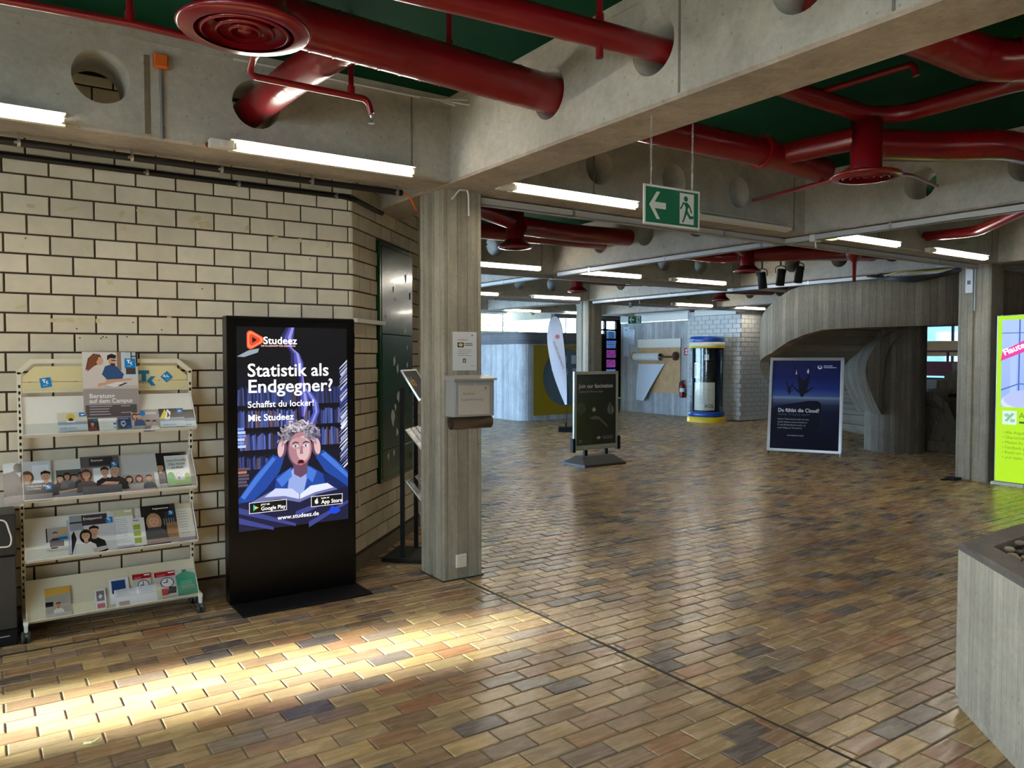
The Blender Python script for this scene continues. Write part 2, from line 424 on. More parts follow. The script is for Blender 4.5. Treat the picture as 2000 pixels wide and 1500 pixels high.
def pebm(): 
    return ramp_mat('river_pebbles', [S(150, 130, 105), S(96, 80, 66), S(190, 176, 150), S(120, 100, 80), S(70, 62, 56), S(168, 150, 124)], 'attr', .5)
M_pebble = pebm()

# ------------------------------------------------------------------ STRUCTURE
ZB, ZC = 2.775, 3.34           # underside of the beams, ceiling
PX, PY = .2275, .1137          # paver grid
XG, YG = 2.82, 4.913           # expansion joints on the column grid
fb = MB(); fb.box(-4.8, 20, -5.2, 21.6, -.12, -.0045)
floor = fb.build('floor', M_grout, kind='structure')
gb = MB()
for x in (XG, XG + 7.84): gb.box(x - .008, x + .008, -5, 21.4, -.006, -.0012)
for y in (YG, YG + 7.8): gb.box(-4.6, 20, y - .010, y + .010, -.006, .0006)
gb.build('expansion_joint', M_gap, floor)

def pbox(mb, x0, x1, y0, y1, z=0.0, ch=.004):
    mb.grid([[(x0, y0, z - .02), (x1, y0, z - .02), (x1, y1, z - .02), (x0, y1, z - .02)],
             [(x0, y0, z - ch * .7), (x1, y0, z - ch * .7), (x1, y1, z - ch * .7), (x0, y1, z - ch * .7)],
             [(x0 + ch, y0 + ch, z), (x1 - ch, y0 + ch, z), (x1 - ch, y1 - ch, z), (x0 + ch, y1 - ch, z)]], 0, False)
    mb.face([(x0 + ch, y0 + ch, z), (x1 - ch, y0 + ch, z), (x1 - ch, y1 - ch, z), (x0 + ch, y1 - ch, z)])

JX, JY = .0075, .006
Fh = Vector((math.sin(YAW), math.cos(YAW), 0)); Rh = Vector((math.cos(YAW), -math.sin(YAW), 0))
def view(x, y, z=0.0):
    f = Vector((Fh.x * math.cos(PITCH), Fh.y * math.cos(PITCH), -math.sin(PITCH))); u = Rh.cross(f); d = Vector((x, y, z - 1.6))
    w = d.dot(f)
    return (w, 1000 + 1509.4 * d.dot(Rh) / w, 750 - 1509.4 * d.dot(u) / w) if w > .05 else (w, -9, -9)
rp = random.Random(3)
cells = []
nrow0 = int((YG + 1.0) / PY) + 1; nrow1 = int((17.6 - YG) / PY)
for r in range(-nrow0, nrow1):
    y0 = YG + r * PY; yc = y0 + PY / 2
    odd = r % 2
    for zone, (xa, xb, ph) in enumerate(((-4.4, XG - .008, .043 + (0 if odd else .114)), (XG + .008, XG + 7.84 - .008, XG + (.155 if odd else .045)), (XG + 7.84 + .008, 19.5, XG + 7.9 + (.1 if odd else 0)))):
        k = math.floor((xa - ph) / PX)
        while ph + k * PX < xb:
            x0, x1 = ph + k * PX, ph + (k + 1) * PX; k += 1
            a, b = max(x0, xa - JX / 2), min(x1, xb + JX / 2)
            if b - a < .03: continue
            w, px, py = view((a + b) / 2, yc)
            inside = w > .3 and -140 < px < 2140 and py < 1640
            near = w < 7 and y0 < 8
            if not (inside or near and w > -2 and yc > -1): continue
            cells.append((a, b, y0, full := (b - a > PX - .002), w if (inside and -30 < px < 2030 and py < 1520) else 99, (a + b) / 2, yc))
order = sorted(range(len(cells)), key=lambda i: cells[i][4])
asparts = set(order[:300])
pm = MB(); pbox(pm, -PX / 2 + JX / 2, PX / 2 - JX / 2, -PY / 2 + JY / 2, PY / 2 - JY / 2); PAVER = pm.mesh('paver'); PAVER.materials.append(M_paver_o)
rest = MB(); rnds = []
for i, (a, b, y0, full, w, xc, yc) in enumerate(cells):
    # keep clear of the columns' footprints and the planter
    if i in asparts:
        if full: me = PAVER
        else:
            q = MB(); pbox(q, a - xc + JX / 2, b - xc - JX / 2, -PY / 2 + JY / 2, PY / 2 - JY / 2); me = q.mesh('paver'); me.materials.append(M_paver_o)
        o = bpy.data.objects.new('paver', me); COL.objects.link(o); o.parent = floor
        o.location = (xc, yc, rp.uniform(-.0012, .0008)); o.rotation_euler = (rp.uniform(-.004, .004), rp.uniform(-.003, .003), rp.uniform(-.006, .006))
    else:
        n0 = len(rest.f); z = rp.uniform(-.0012, .0008); dx, dy = rp.uniform(-.001, .001), rp.uniform(-.001, .001)
        pbox(rest, a + JX / 2 + dx, b - JX / 2 + dx, y0 + JY / 2 + dy, y0 + PY - JY / 2 + dy, z)
        rnds += [rp.random()] * (len(rest.f) - n0)
ro = rest.build('paver_field', M_paver_a, floor, kind='stuff')
at = ro.data.attributes.new('rnd', 'FLOAT', 'FACE'); at.data.foreach_set('value', rnds)

cb = MB(); cb.box(-4.8, 20, -5.2, 21.6, ZC, ZC + .15); cb.build('ceiling', M_green, kind='structure')

# ---- beams with round holes
def holed_beam(axis, s0, s1, c0, c1, holes, zh=3.06, r=.137, grooves=()):
    """axis 'x' or 'y'; runs s0..s1, sides at c0 and c1; holes = centres along the run"""
    mb = MB()
    P = (lambda s, c, z: (s, c, z)) if axis == 'x' else (lambda s, c, z: (c, s, z))
    ch = .014; zb = ZB + ch; hw = .23; cuts = []
    pos = s0
    for h in sorted(holes):
        if h - hw < s0 or h + hw > s1: continue
        if h - hw > pos: cuts.append((pos, h - hw, None))
        cuts.append((h - hw, h + hw, h)); pos = h + hw
    if pos < s1: cuts.append((pos, s1, None))
    for a, b, h in cuts:
        for c in (c0, c1):
            if h is None: mb.face([P(a, c, zb), P(b, c, zb), P(b, c, ZC), P(a, c, ZC)])
            else:
                ang = sorted([2 * PI * k / 40 for k in range(40)] + [math.atan2(z - zh, s - h) % (2 * PI) for s in (a, b) for z in (zb, ZC)])
                inner, outer = [], []
                for t in ang:
                    ct, st = math.cos(t), math.sin(t)
                    k = min(((b - h) / ct if ct > 1e-6 else (a - h) / ct if ct < -1e-6 else 1e9), ((ZC - zh) / st if st > 1e-6 else (zb - zh) / st if st < -1e-6 else 1e9))
                    outer.append(P(h + k * ct, c, zh + k * st)); inner.append(P(h + r * ct, c, zh + r * st))
                mb.grid([outer, inner], 0, False)
        if h is not None:
            ring = lambda c: [P(h + r * math.cos(2 * PI * k / 40), c, zh + r * math.sin(2 * PI * k / 40)) for k in range(40)]
            mb.grid([ring(c0), ring(c1)], 0, True)
    mb.face([P(s0, c0 + ch, ZB), P(s1, c0 + ch, ZB), P(s1, c1 - ch, ZB), P(s0, c1 - ch, ZB)], 1)
    mb.face([P(s0, c0, zb), P(s1, c0, zb), P(s1, c0 + ch, ZB), P(s0, c0 + ch, ZB)], 1)
    mb.face([P(s0, c1, zb), P(s1, c1, zb), P(s1, c1 - ch, ZB), P(s0, c1 - ch, ZB)], 1)
    for s in (s0, s1): mb.face([P(s, c0, zb), P(s, c0 + ch, ZB), P(s, c1 - ch, ZB), P(s, c1, zb), P(s, c1, ZC), P(s, c0, ZC)])
    # the narrow raised band under the ceiling
    for c, d in ((c0, -.012), (c1, .012)):
        mb.box(*((s0, s1, min(c, c + d), max(c, c + d)) if axis == 'x' else (min(c, c + d), max(c, c + d), s0, s1)), ZC - .05, ZC)
    bmo = mb.build('beam', [M_beam, M_soffit], kind='structure', weld=True)
    if grooves:
        gm = MB()
        for g in grooves:
            w = .006
            gm.box(*((g - w, g + w, c0 - .003, c0 + .002) if axis == 'x' else (c0 - .003, c0 + .002, g - w, g + w)), ZB + .02, ZC - .05)
        gm.build('formwork_joint', M_plain, bmo)
    return bmo

BX = [(2.62, 2.98), (6.52, 6.88), (10.45, 10.81), (14.37, 14.73)]
BY = [(4.58, 4.95), (8.55, 8.92), (12.45, 12.82), (16.40, 16.75)]
def three(a, b): m = (a + b) / 2; return [m - .81, m, m + .81]
ysegs = [(.9, 4.58), (4.95, 8.55), (8.92, 12.45), (12.82, 16.4), (16.75, 21.4)]
for i, (a, b) in enumerate(BX):
    hs = []
    for j, (u, v) in enumerate(ysegs):
        hs += [1.07, 1.87, 2.67, 3.48] if j == 0 else three(u, v)
    holed_beam('y', -5 if i else -5, 21.4, a, b, hs, grooves=(1.50, 2.50) if i == 0 else ())
xsegs = [(-4.6, 2.62), (2.98, 6.52), (6.88, 10.45), (10.81, 14.37), (14.73, 20)]
for j, (a, b) in enumerate(BY):
    for i, (u, v) in enumerate(xsegs):
        if j and i == 0: continue
        hs = [-1.07, -.27, .53, 1.33] if i == 0 else three(u, v)
        holed_beam('x', u, v, a, b, hs, grooves=((2.33,) if i == 0 else (u + .9, v - .17)) if j == 0 else (v - .2,))

# ---- columns
def column(x, y, w=.325, d=.345, name='column'):
    x0, x1, y0, y1 = x - w / 2, x + w / 2, y - d / 2, y + d / 2; g = .016; c = .012
    poly = [(x0, y0 + c), (x0 + c, y0), (x1 - c, y0), (x1, y0 + c), (x1, y1 - c), (x1 - c, y1), (x0 + c, y1), (x0, y1 - c), (x0, y + g), (x0 + .022, y + g * .6), (x0 + .022, y - g * .6), (x0, y - g)]
    mb = MB(); mb.grid([[(p[0], p[1], 0) for p in poly], [(p[0], p[1], ZB) for p in poly]], 0, False)
    mb.face([(p[0], p[1], ZB) for p in poly]); mb.face([(p[0], p[1], 0) for p in poly][::-1])
    return mb.build('column', M_col, kind='structure')
column(2.825, 4.942); column(10.66, 4.87, .34, .40); column(10.66, 12.72, .38, .40)
fo = MB(); fo.box(2.655, 2.995, 4.76, 5.12, -.002, .006); fo.build('column_foot_joint', M_gap, kind='structure')

# ---- brick walls
BL, BH = .2335, .11505; JB = .011; ZT = 2.6617
def brick_mesh(w, h, d=.012):
    q = MB(); c = .0025
    q.grid([[(0, 0, 0), (w, 0, 0), (w, 0, h), (0, 0, h)], [(0, -d + c, 0), (w, -d + c, 0), (w, -d + c, h), (0, -d + c, h)], [(c, -d, c), (w - c, -d, c), (w - c, -d, h - c), (c, -d, h - c)]], 0, False)
    q.face([(c, -d, c), (w - c, -d, c), (w - c, -d, h - c), (c, -d, h - c)])
    return q
FULL = brick_mesh(BL - JB, BH - JB).mesh('brick'); FULL.materials.append(M_brick)
def brick_wall(wall, origin, ang, length, phases, zlo, zhi, skip=None, s0=0.0):
    rb = random.Random(11)
    k = -1
    M0 = Matrix.Translation(origin) @ Matrix.Rotation(ang, 4, 'Z')
    for k in range(-6, 24):
        zt = ZT - BH * k; zb = zt - BH
        zc0, zc1 = max(zb + JB / 2, zlo), min(zt - JB / 2, zhi)
        if zc1 - zc0 < .02: continue
        ph = phases[k % 2]; n = math.floor((s0 - ph) / BL)
        while ph + n * BL < length:
            a, b = ph + n * BL + JB / 2, ph + (n + 1) * BL - JB / 2; n += 1
            a, b = max(a, s0), min(b, length)
            if b - a < .012: continue
            spans = [(a, b, zc0, zc1)]
            if skip:
                sa, sb, za, zz = skip
                if b > sa and a < sb and zc1 > za and zc0 < zz:
                    spans = []
                    if a < sa - .015: spans.append((a, sa, zc0, zc1))
                    if b > sb + .015: spans.append((sb, b, zc0, zc1))
                    if zc1 > zz + .02 : spans.append((max(a, sa), min(b, sb), zz, zc1))
                    if zc0 < za - .02 : spans.append((max(a, sa), min(b, sb), zc0, za))
            for (a2, b2, z2, z3) in spans:
                if abs(b2 - a2 - (BL - JB)) < 1e-4 and abs(z3 - z2 - (BH - JB)) < 1e-4: me = FULL
                else: me = brick_mesh(b2 - a2, z3 - z2).mesh('brick'); me.materials.append(M_brick)
                o = bpy.data.objects.new('brick', me); COL.objects.link(o); o.parent = wall
                o.matrix_local = M0 @ Matrix.Translation((a2, rb.uniform(-.0015, .0015), z2)) @ Matrix.Rotation(rb.uniform(-.004, .004), 4, 'Z')
WY = 5.358
wl = MB(); wl.box(-4.6, 2.2325, WY, WY + .2, 0, ZC); wl.box(-4.6, -.32, WY - .012, WY, .13, 2.9, 1); wl.box(-4.6, 2.2275, WY - .014, WY, 0, .118, 2)
wall_left = wl.build('wall_left', [M_mortar, M_brickflat, M_plinth], kind='structure')
brick_wall(wall_left, (0, WY, 0), 0, 2.2275, (.217, .100), .122, 3.3, s0=-.32)
M_tape = mat('old_adhesive_tape_mark', S(208, 192, 152), .6, var=.12, scale=30)
for i, (x, z, w, h, a) in enumerate([(0.443, 2.486, 0.1, 0.015, 0.35), (0.716, 2.484, 0.032, 0.051, -0.6), (0.826, 2.499, 0.032, 0.071, 0.6), (1.145, 2.495, 0.092, 0.04, 0.5), (0.723, 2.4, 0.04, 0.038, 0), (0.189, 2.24, 0.026, 0.027, 0), (0.52, 2.257, 0.031, 0.031, 0), (0.431, 1.822, 0.239, 0.028, 0.03), (0.581, 1.819, 0.035, 0.038, 0), (1.84, 2.415, 0.04, 0.036, 0.2), (2.045, 2.403, 0.037, 0.051, -0.3), (1.667, 2.418, 0.053, 0.032, 0.3), (0.239, 2.482, 0.045, 0.027, 0), (1.208, 2.462, 0.084, 0.054, 0.2), (0.647, 2.057, 0.039, 0.038, 0.3), (0.58, 1.935, 0.035, 0.022, 0.2), (0.177, 1.889, 0.06, 0.024, 0.3), (0.981, 1.853, 0.033, 0.016, 0), (0.639, 1.616, 0.198, 0.032, 0), (1.478, 2.467, 0.026, 0.048, -0.5), (0.118, 2.709, 0.022, 0.029, 0)]):
    rs = random.Random(i); q = MB(); ca, sa = math.cos(a), math.sin(a)
    P = [(w / 2 * (1 - .3 * rs.random()) * sx, h / 2 * (1 - .4 * rs.random()) * sz) for sx, sz in ((-1, -1), (0, -1), (1, -1), (1, 0), (1, 1), (0, 1), (-1, 1), (-1, 0))]
    q.face([(x + px * ca - pz * sa, WY - .0142, z + px * sa + pz * ca) for px, pz in P]); q.build('tape_mark', M_tape, wall_left)
for x, z in [(0.21, 2.292), (0.462, 1.77), (0.772, 1.815), (0.937, 1.773), (0.591, 1.713), (0.602, 1.723), (0.621, 1.72), (0.478, 1.715), (0.735, 1.725), (1.916, 2.292), (1.918, 2.082), (1.186, 2.046)]:
    q = MB(); q.face([(x + .0045 * math.cos(t), WY - .0143, z + .0045 * math.sin(t)) for t in (PI / 4 * k for k in range(8))]); q.build('drill_hole', M_gap, wall_left)
CH0 = Vector((2.232, 5.346, 0)); dch = Vector((.7071, .7071, 0)); nch = Vector((.7071, -.7071, 0))
wc = MB(); MC = Matrix.Translation(CH0) @ Matrix.Rotation(PI / 4, 4, 'Z')
wc.box(0, 1.62, .012, .2, 0, ZC, 0, M=MC); wc.box(.004, 1.62, -.002, .012, 0, .105, 1, M=MC)
wall_chamfer = wc.build('wall_chamfer', [M_mortar, M_plinth], kind='structure')
brick_wall(wall_chamfer, CH0 + nch * -.012, PI / 4, 1.62, (.139 - BL, .257 - BL), .11, 3.0, skip=(.505, 1.34, .575, 2.535), s0=.003)
hw_ = MB(); hw_.box(3.37, 3.55, 6.48, 10.0, 0, ZC); hw_.build('wall_corridor', M_brickflat, kind='structure')

# ---- west wall (behind the photographer's left shoulder) with tall windows; the sun comes in through one of them
def wall_openings(name, axis, c0, c1, s0, s1, z1, opens, m):
    mb = MB(); B = (lambda a, b, za, zb: mb.box(a, b, c0, c1, za, zb)) if axis == 'x' else (lambda a, b, za, zb: mb.box(c0, c1, a, b, za, zb))
    p = s0
    for (a, b, za, zb) in sorted(opens):
        if a > p: B(p, a, 0, z1)
        if za > 0: B(a, b, 0, za)
        if zb < z1: B(a, b, zb, z1)
        p = b
    if p < s1: B(p, s1, 0, z1)
    return mb.build(name, m, kind='structure')
WW = [(-4.0, -2.7, .7, 2.6), (-2.0, -.7, .7, 2.6), (.1, 1.3, .7, 2.6), (4.14, 4.64, .9, 2.7)]
wall_openings('wall_west', 'y', -4.8, -4.6, -5.2, 5.5, ZC, WW, M_plain)
wn = 1
def window(axis, c, a, b, z0, z1, n=1, m=M_blackm, hbar=None, gm=None):
    global wn
    w = MB(); t = .03
    def B(s0, s1, za, zb):
        w.box(*((s0, s1, c - t, c + t) if axis == 'x' else (c - t, c + t, s0, s1)), za, zb)
    B(a, b, z0, z0 + .05); B(a, b, z1 - .05, z1)
    for i in range(n + 1):
        s = a + (b - a) * i / n; B(max(a, s - .025), min(b, s + .025), z0 + .05, z1 - .05)
    if hbar: B(a, b, hbar - .025, hbar + .025)
    o = w.build('window_%d' % wn, m, kind='structure'); wn += 1
    for i in range(n):
        g = MB(); s0 = a + (b - a) * i / n + .025; s1 = a + (b - a) * (i + 1) / n - .025
        g.box(*((s0, s1, c - .004, c + .004) if axis == 'x' else (c - .004, c + .004, s0, s1)), z0 + .05, z1 - .05)
        g.build('pane', gm or M_glass, o)
    return o
for a, b, z0, z1 in WW: window('y', -4.7, a, b, z0, z1)
sb = MB(); sb.box(-4.8, 20, -5.3, -5.1, 0, ZC); sb.build('wall_south', M_plain, kind='structure')

tg = MB(); tg.box(-30, -4.85, -12, 16, -.2, -.03); tg.build('added_bounce_ground', mat('pale_bounce_ground', S(190, 182, 168), .8), kind='structure')  # unseen ground added outside to bounce warm sunlight through the west windows
# ---- north side: glazing over a low wall, and a glazed facade on the corridor side
nb = MB(); nb.box(3.3, 14.2, 21.4, 21.6, 0, 2.40); nb.box(18.6, 20, 21.4, 21.6, 0, 2.40); nb.box(3.3, 20, 21.4, 21.6, 3.06, ZC); nb.build('wall_north', M_wallc, kind='structure')
window('x', 21.5, 14.2, 18.6, 0, 2.40, 3, M_alu)
window('x', 21.5, 3.6, 19.6, 2.40, 3.06, 6, M_alu)
cw = MB(); cw.box(3.37, 3.55, 10.0, 21.6, 0, .12); cw.box(3.37, 3.55, 10.0, 21.6, 3.0, ZC); cw.build('wall_corridor_sill', M_plain, kind='structure')
window('y', 3.46, 10.0, 21.4, .12, 3.0, 8, M_alu, gm=M_glassb)

# ---- back walls on the right half: board-marked concrete, white brick, door, east wall
kb = MB(); kb.box(15.6, 15.9, 14.42, 17.15, 0, 2.93); kb.build('wall_concrete', M_wallc, kind='structure')
kb = MB(); kb.box(15.56, 15.585, 14.40, 14.44, 0, 2.6); kb.build('trim_1', M_white, kind='structure')
wb = MB(); wb.box(15.46, 15.9, 12.61, 14.38, 0, ZC); wb.box(15.46, 20, 12.61, 12.9, 0, ZC)
wall_white = wb.build('wall_white', M_mortarw, kind='structure')
WB = brick_mesh(.24, .105, .009).mesh('brick'); WB.materials.append(M_brickflat)
nbk = 0; restw = MB()
for k in range(26):
    for face in (0, 1):
        L0 = 1.77 if face == 0 else 1.75
        n = -1 if k % 2 else 0
        while True:
            a = n * .25 + (.125 if k % 2 else 0); n += 1
            if a > L0 - .03: break
            a0, b0 = max(a, 0), min(a + .24, L0)
            if b0 - a0 < .03: continue
            me = WB
            if b0 - a0 < .239: me = brick_mesh(b0 - a0, .105, .009).mesh('brick'); me.materials.append(M_brickflat)
            nbk += 1
            if nbk > 300:
                MM = (Matrix.Translation((15.46, 14.38, .02 + k * .115)) @ Matrix.Rotation(-PI / 2, 4, 'Z') if face == 0 else Matrix.Translation((15.452, 12.61, .02 + k * .115)))
                restw.box(a0, b0, -.009, 0, 0, .105, M=MM); continue
            o = bpy.data.objects.new('brick', me); COL.objects.link(o); o.parent = wall_white
            o.matrix_local = (Matrix.Translation((15.46, 14.38, .02 + k * .115)) @ Matrix.Rotation(-PI / 2, 4, 'Z') if face == 0 else Matrix.Translation((15.452, 12.61, .02 + k * .115))) @ Matrix.Translation((a0, 0, 0))
restw.build('upper_bricks', M_brickflat, wall_white, kind='stuff')
# north-east: wall with the black framed door
db = MB(); db.box(13.42, 14.15, 17.5, 17.7, 2.72, ZC); db.box(15.98, 20, 17.5, 17.7, 0, ZC); db.box(14.15, 15.98, 17.5, 17.7, 2.72, ZC)
db.build('wall_entrance', M_plain, kind='structure')
dm = MB()
DX0, DX1 = 14.2, 15.96
for x in (DX0, 14.72, 15.24, 15.70): dm.box(x, x + .07, 17.46, 17.54, 0, 2.7)
dm.box(15.76, 15.96, 17.47, 17.53, 0, 2.7)
for z in (0, .38, .665, .95, 1.235, 1.52, 1.805, 2.09, 2.375, 2.66): dm.box(DX0, DX1, 17.465, 17.535, z, z + .055)
dm.box(14.98, 15.24, 17.48, 17.52, 0, 2.28)
door1 = dm.build('door_1', M_black, kind='structure')
for x0, x1 in ((14.27, 14.72), (14.79, 15.24), (15.31, 15.70)):
    for z0, z1 in zip((.055, .435, .72, 1.005, 1.29, 1.575, 1.86, 2.145, 2.43), (.38, .665, .95, 1.235, 1.52, 1.805, 2.09, 2.375, 2.66)):
        g = MB(); g.box(x0, x1, 17.497, 17.503, z0, z1); g.build('pane', M_glass, door1)
for z, c in ((2.15, None), (1.865, 0), (1.58, 1), (1.295, 1), (1.01, 0)):
    pc = Pic(.37, .222, S(240, 150, 220) if c == 1 else S(206, 220, 240), back=S(230, 180, 225) if c == 1 else S(206, 220, 240), th=.0005)
    if c == 1:
        for q in range(7): pc.ell(.06 + .04 * q, .06 + random.random() * .15, .012, .04, S(200, 90, 180), 8, random.random() * 3)
    elif c == 0:
        for q in range(4): pc.rect(.04, .03 + q * .06, .33, .055 + q * .06, S(110, 110, 190) if q % 2 else S(190, 150, 220))
    else:
        pc.rect(.10, 0, .30, .22, S(150, 170, 200)); pc.rect(.14, .03, .24, .16, S(214, 226, 240))
    pc.build('taped_paper', M_thinpaper, door1, frame((15.318, 17.490, z), (1, 0, 0), (0, 0, 1)), top=.0006)
eb = [(8.9, 10.75, 1.02, 2.42)]
wall_openings('wall_east', 'y', 20, 20.2, -5.2, 21.6, ZC, eb, M_plain)
window('y', 20.1, 8.9, 10.75, 1.02, 2.42, 2, M_blackm)

# ------------------------------------------------------------------ LAMPS
def lamp(name, label, x0, x1, y, z, on=True, group='fluorescent lamps along the beams', starter=True):
    L = x1 - x0
    t = thing(name, label, 'lamp', (x0, y, z), group=group)
    b = MB(); b.box(-.04, L + .02, .025, .062, -.026, .016); b.box(-.04, L + .02, -.022, .062, .028, .032); b.build('housing', M_white, t, bevel=.0015)
    for x in (-.012, L):
        h = MB(); h.box(x, x + .012, -.012, .03, -.016, .016); h.build('lamp_holder', M_white, t)
    g = MB(); g.tube([(0, 0, 0), (L, 0, 0)], .0165, 12); g.build('tube', M_tubeon if on else M_tubeoff, t)
    if starter:
        e = MB(); e.box(-.15, -.02, -.012, .05, -.022, .022); e.tube([(-.085, -.014, 0), (-.085, -.024, 0)], .017, 12); e.build('end_box', M_white, t, bevel=.003)
    return t
LAMPS = [('lit fluorescent tube on the beam over the brick wall, cut by the frame edge', -.86, .34, 4.50, True, False),
         ('lit fluorescent tube with white end box above the black screen totem', 1.20, 2.29, 4.50, True, True),
         ('lit fluorescent tube on the beam just before the hanging exit sign', 3.11, 4.25, 4.50, True, True),
         ('unlit fluorescent tube behind the hanging exit sign', 4.98, 6.18, 4.50, False, True),
         ('lit fluorescent tube beside the beam crossing, above the black spotlights', 6.86, 8.04, 4.50, True, False),
         ('lit fluorescent tube ending over the pillar beside the green lightbox', 8.80, 9.98, 4.50, True, True),
         ('lit fluorescent tube in the second row, next to the front pillar', 5.00, 6.22, 8.45, True, False),
         ('lit fluorescent tube in the second row under the cable tray junction', 6.96, 8.07, 8.45, True, False),
         ('lit fluorescent tube in the second row nearest the concrete stair', 8.86, 9.95, 8.45, True, True),
         ('lit fluorescent tube in the third row touching the front pillar', 6.95, 8.09, 12.35, True, False),
         ('lit fluorescent tube in the third row left of the middle pillar', 8.96, 10.09, 12.35, True, False),
         ('lit fluorescent tube in the third row above the advertising cylinder', 12.92, 14.09, 12.35, True, True),
         ('lit fluorescent tube in the third row half hidden by the stair railing', 14.92, 16.0, 12.35, True, True),
         ('lit fluorescent tube in the farthest row above the white beach flag', 10.89, 12.0, 16.3, True, False),
         ('lit fluorescent tube in the farthest row left of the middle pillar', 12.86, 13.7, 16.3, True, False)]
holed_beam('x', -4.6, 2.62, .66, 1.03, [-1.07, -.27, .53])
for i, (x, y) in enumerate([(-3.2, .58), (-1.4, .58), (.4, .58), (3.2, .58), (5.0, .58), (7.1, .58), (8.9, .58), (-3.2, -3.3), (-1.4, -3.3), (.4, -3.3), (3.2, -3.3), (5.0, -3.3)]):  # tubes added out of view to raise the wall and floor brightness
    lamp('fluorescent_lamp', ('first', 'second', 'third', 'fourth', 'fifth', 'sixth', 'seventh')[i if i < 7 else i - 7] + ' lit fluorescent tube from the west wall in the ' + ('nearer' if i < 7 else 'farther') + ' row out of view', x, x + 1.15, y, ZB + .012, True, group='unseen fluorescent lamps added behind the viewpoint', starter=False)
for lab, a, b, y, on, st in LAMPS: lamp('fluorescent_lamp', lab, a, b, y, ZB + .012, on, starter=st)

# cable trays under the beams
def tray(label, axis, c, s0, s1, z=ZB - .012):
    m = MB(); w, h = .035, .05
    def B(a, b, za, zb, mi=0):
        m.box(*((s0, s1, c + a, c + b) if axis == 'x' else (c + a, c + b, s0, s1)), za, zb, mi)
    B(-w, w, z - h, z - h + .004); B(-w, -w + .004, z - h, z); B(w - .004, w, z - h, z)
    o = m.build('cable_tray', M_tray); props(o, label, 'cable tray', 'cable trays under the beams')
    n = max(2, int((s1 - s0) / 1.3))
    for i in range(n):
        s = s0 + (s1 - s0) * (i + .5) / n; k = MB()
        k.box(*((s - .012, s + .012, c - w - .003, c + w + .003) if axis == 'x' else (c - w - .003, c + w + .003, s - .012, s + .012)), z - h - .003, z + .008)
        k.build('bracket', M_steel, o)
    return o
tray('grey metal cable tray under the beam behind the hanging exit sign', 'x', 4.86, 2.995, 6.55)
tray('grey metal cable tray running from the beam crossing to the lightbox pillar', 'x', 4.84, 6.64, 10.44)
tray('pale cable tray along the beam rising to the lightbox side', 'y', 6.585, -1.0, 8.5)
tray('grey cable tray in the second row of beams', 'x', 8.84, 2.98, 10.42)
tray('grey cable tray above the stair parapet', 'y', 10.55, 5.12, 12.44)
tray('grey cable tray in the third row of beams', 'x', 12.74, 3.3, 10.40)
tray('short grey cable tray under the far side beam behind the front pillar', 'y', 6.585, 8.95, 12.6)
tray('grey cable tray in the third row beyond the middle pillar', 'x', 12.5, 10.9, 15.4)

# ------------------------------------------------------------------ DUCTS AND PIPES
def duct(label, pts, r, rad=.25, seams=True, n=24, name='ventilation_duct', hang=()):
    P = elbow(pts, rad) if len(pts) > 2 else [Vector(p) for p in pts]
    m = MB(); m.tube(P, r, n); o = m.build(name, M_red, label=label, cat='duct' if name == 'ventilation_duct' else 'pipe')
    if seams:
        s = MB(); d = 0; nxt = .11
        for i in range(len(P) - 1):
            a, b = P[i], P[i + 1]; l = (b - a).length; t = (b - a).normalized()
            while nxt < d + l:
                p = a + t * (nxt - d); s.tube([p - t * .004, p + t * .004], r + .0032, n, cap=False); nxt += .115
            d += l
        if s.f: s.build('spiral_seam', M_red, o, kind='stuff')
    for p in hang:
        h = MB(); h.tube([p, (p[0], p[1], ZC)], .014, 10); h.tube([(p[0], p[1], p[2] + r * .2), (p[0], p[1], p[2] + r + .03)], .02, 10); h.build('hanger', M_red, o)
    return o
def diffuser(label, x, y, zb=2.72, r=.21, rs=.115, top=3.12, hc=.085):
    t = thing('air_diffuser', label, 'air vent', (x, y, zb), group='round red ceiling diffusers')
    m = MB(); m.lathe([(rs, hc - .01), (rs, top - zb), (rs * .98, top - zb)], (0, 0, 0), 28); m.build('duct_neck', M_red, t)
    m = MB(); m.lathe([(r * .78, -.004), (r, .0), (r + .012, .012), (r, .022), (rs * 1.05, hc), (rs, hc), (r * .74, .01)], (0, 0, 0), 40, cap=False); m.build('outer_cone', M_red, t)
    for q, zz in ((.66, .0), (.43, .002), (.22, .004)):
        m = MB(); m.lathe([(r * q, zz - .006), (r * q + .012, zz), (r * (q - .14), zz + .045), (r * (q - .17), zz + .045)], (0, 0, 0), 36, cap=False); m.build('ring', M_red, t)
    m = MB(); m.lathe([(.001, .0), (r * .1, .002), (r * .12, .03), (.001, .035)], (0, 0, 0), 20, cap=False); m.build('centre_cap', M_red, t)
    return t
diffuser('large round red air diffuser hanging over the brick wall bay', .775, 2.80, 2.735, .215, .14)
duct('long glossy red spiral duct entering the nearest hole of the pale beam', [(1.10, 3.335, 3.045), (1.9, 3.405, 3.05), (2.80, 3.47, 3.05)], .102, .3, hang=((1.95, 3.42, 3.05),))
duct('short red duct slanting into the hole above the brick wall', [(1.42, 3.36, 3.05), (1.36, 4.0, 3.055), (1.335, 4.8, 3.06)], .088, .2)
dn = MB(); dn.tube(elbow([(.775, 2.80, 3.10), (.80, 3.20, 3.07), (1.13, 3.338, 3.045)], .22), .104, 24)
props(dn.build('ventilation_duct', M_red), 'red duct bend joining the near diffuser to its long duct', 'duct')
duct('red pipe through the middle hole of the pale beam', [(1.15, 2.74, 3.02), (2.0, 2.68, 3.03), (2.9, 2.615, 3.03)], .058, .1, False, name='red_pipe', hang=((2.28, 2.655, 3.03),))
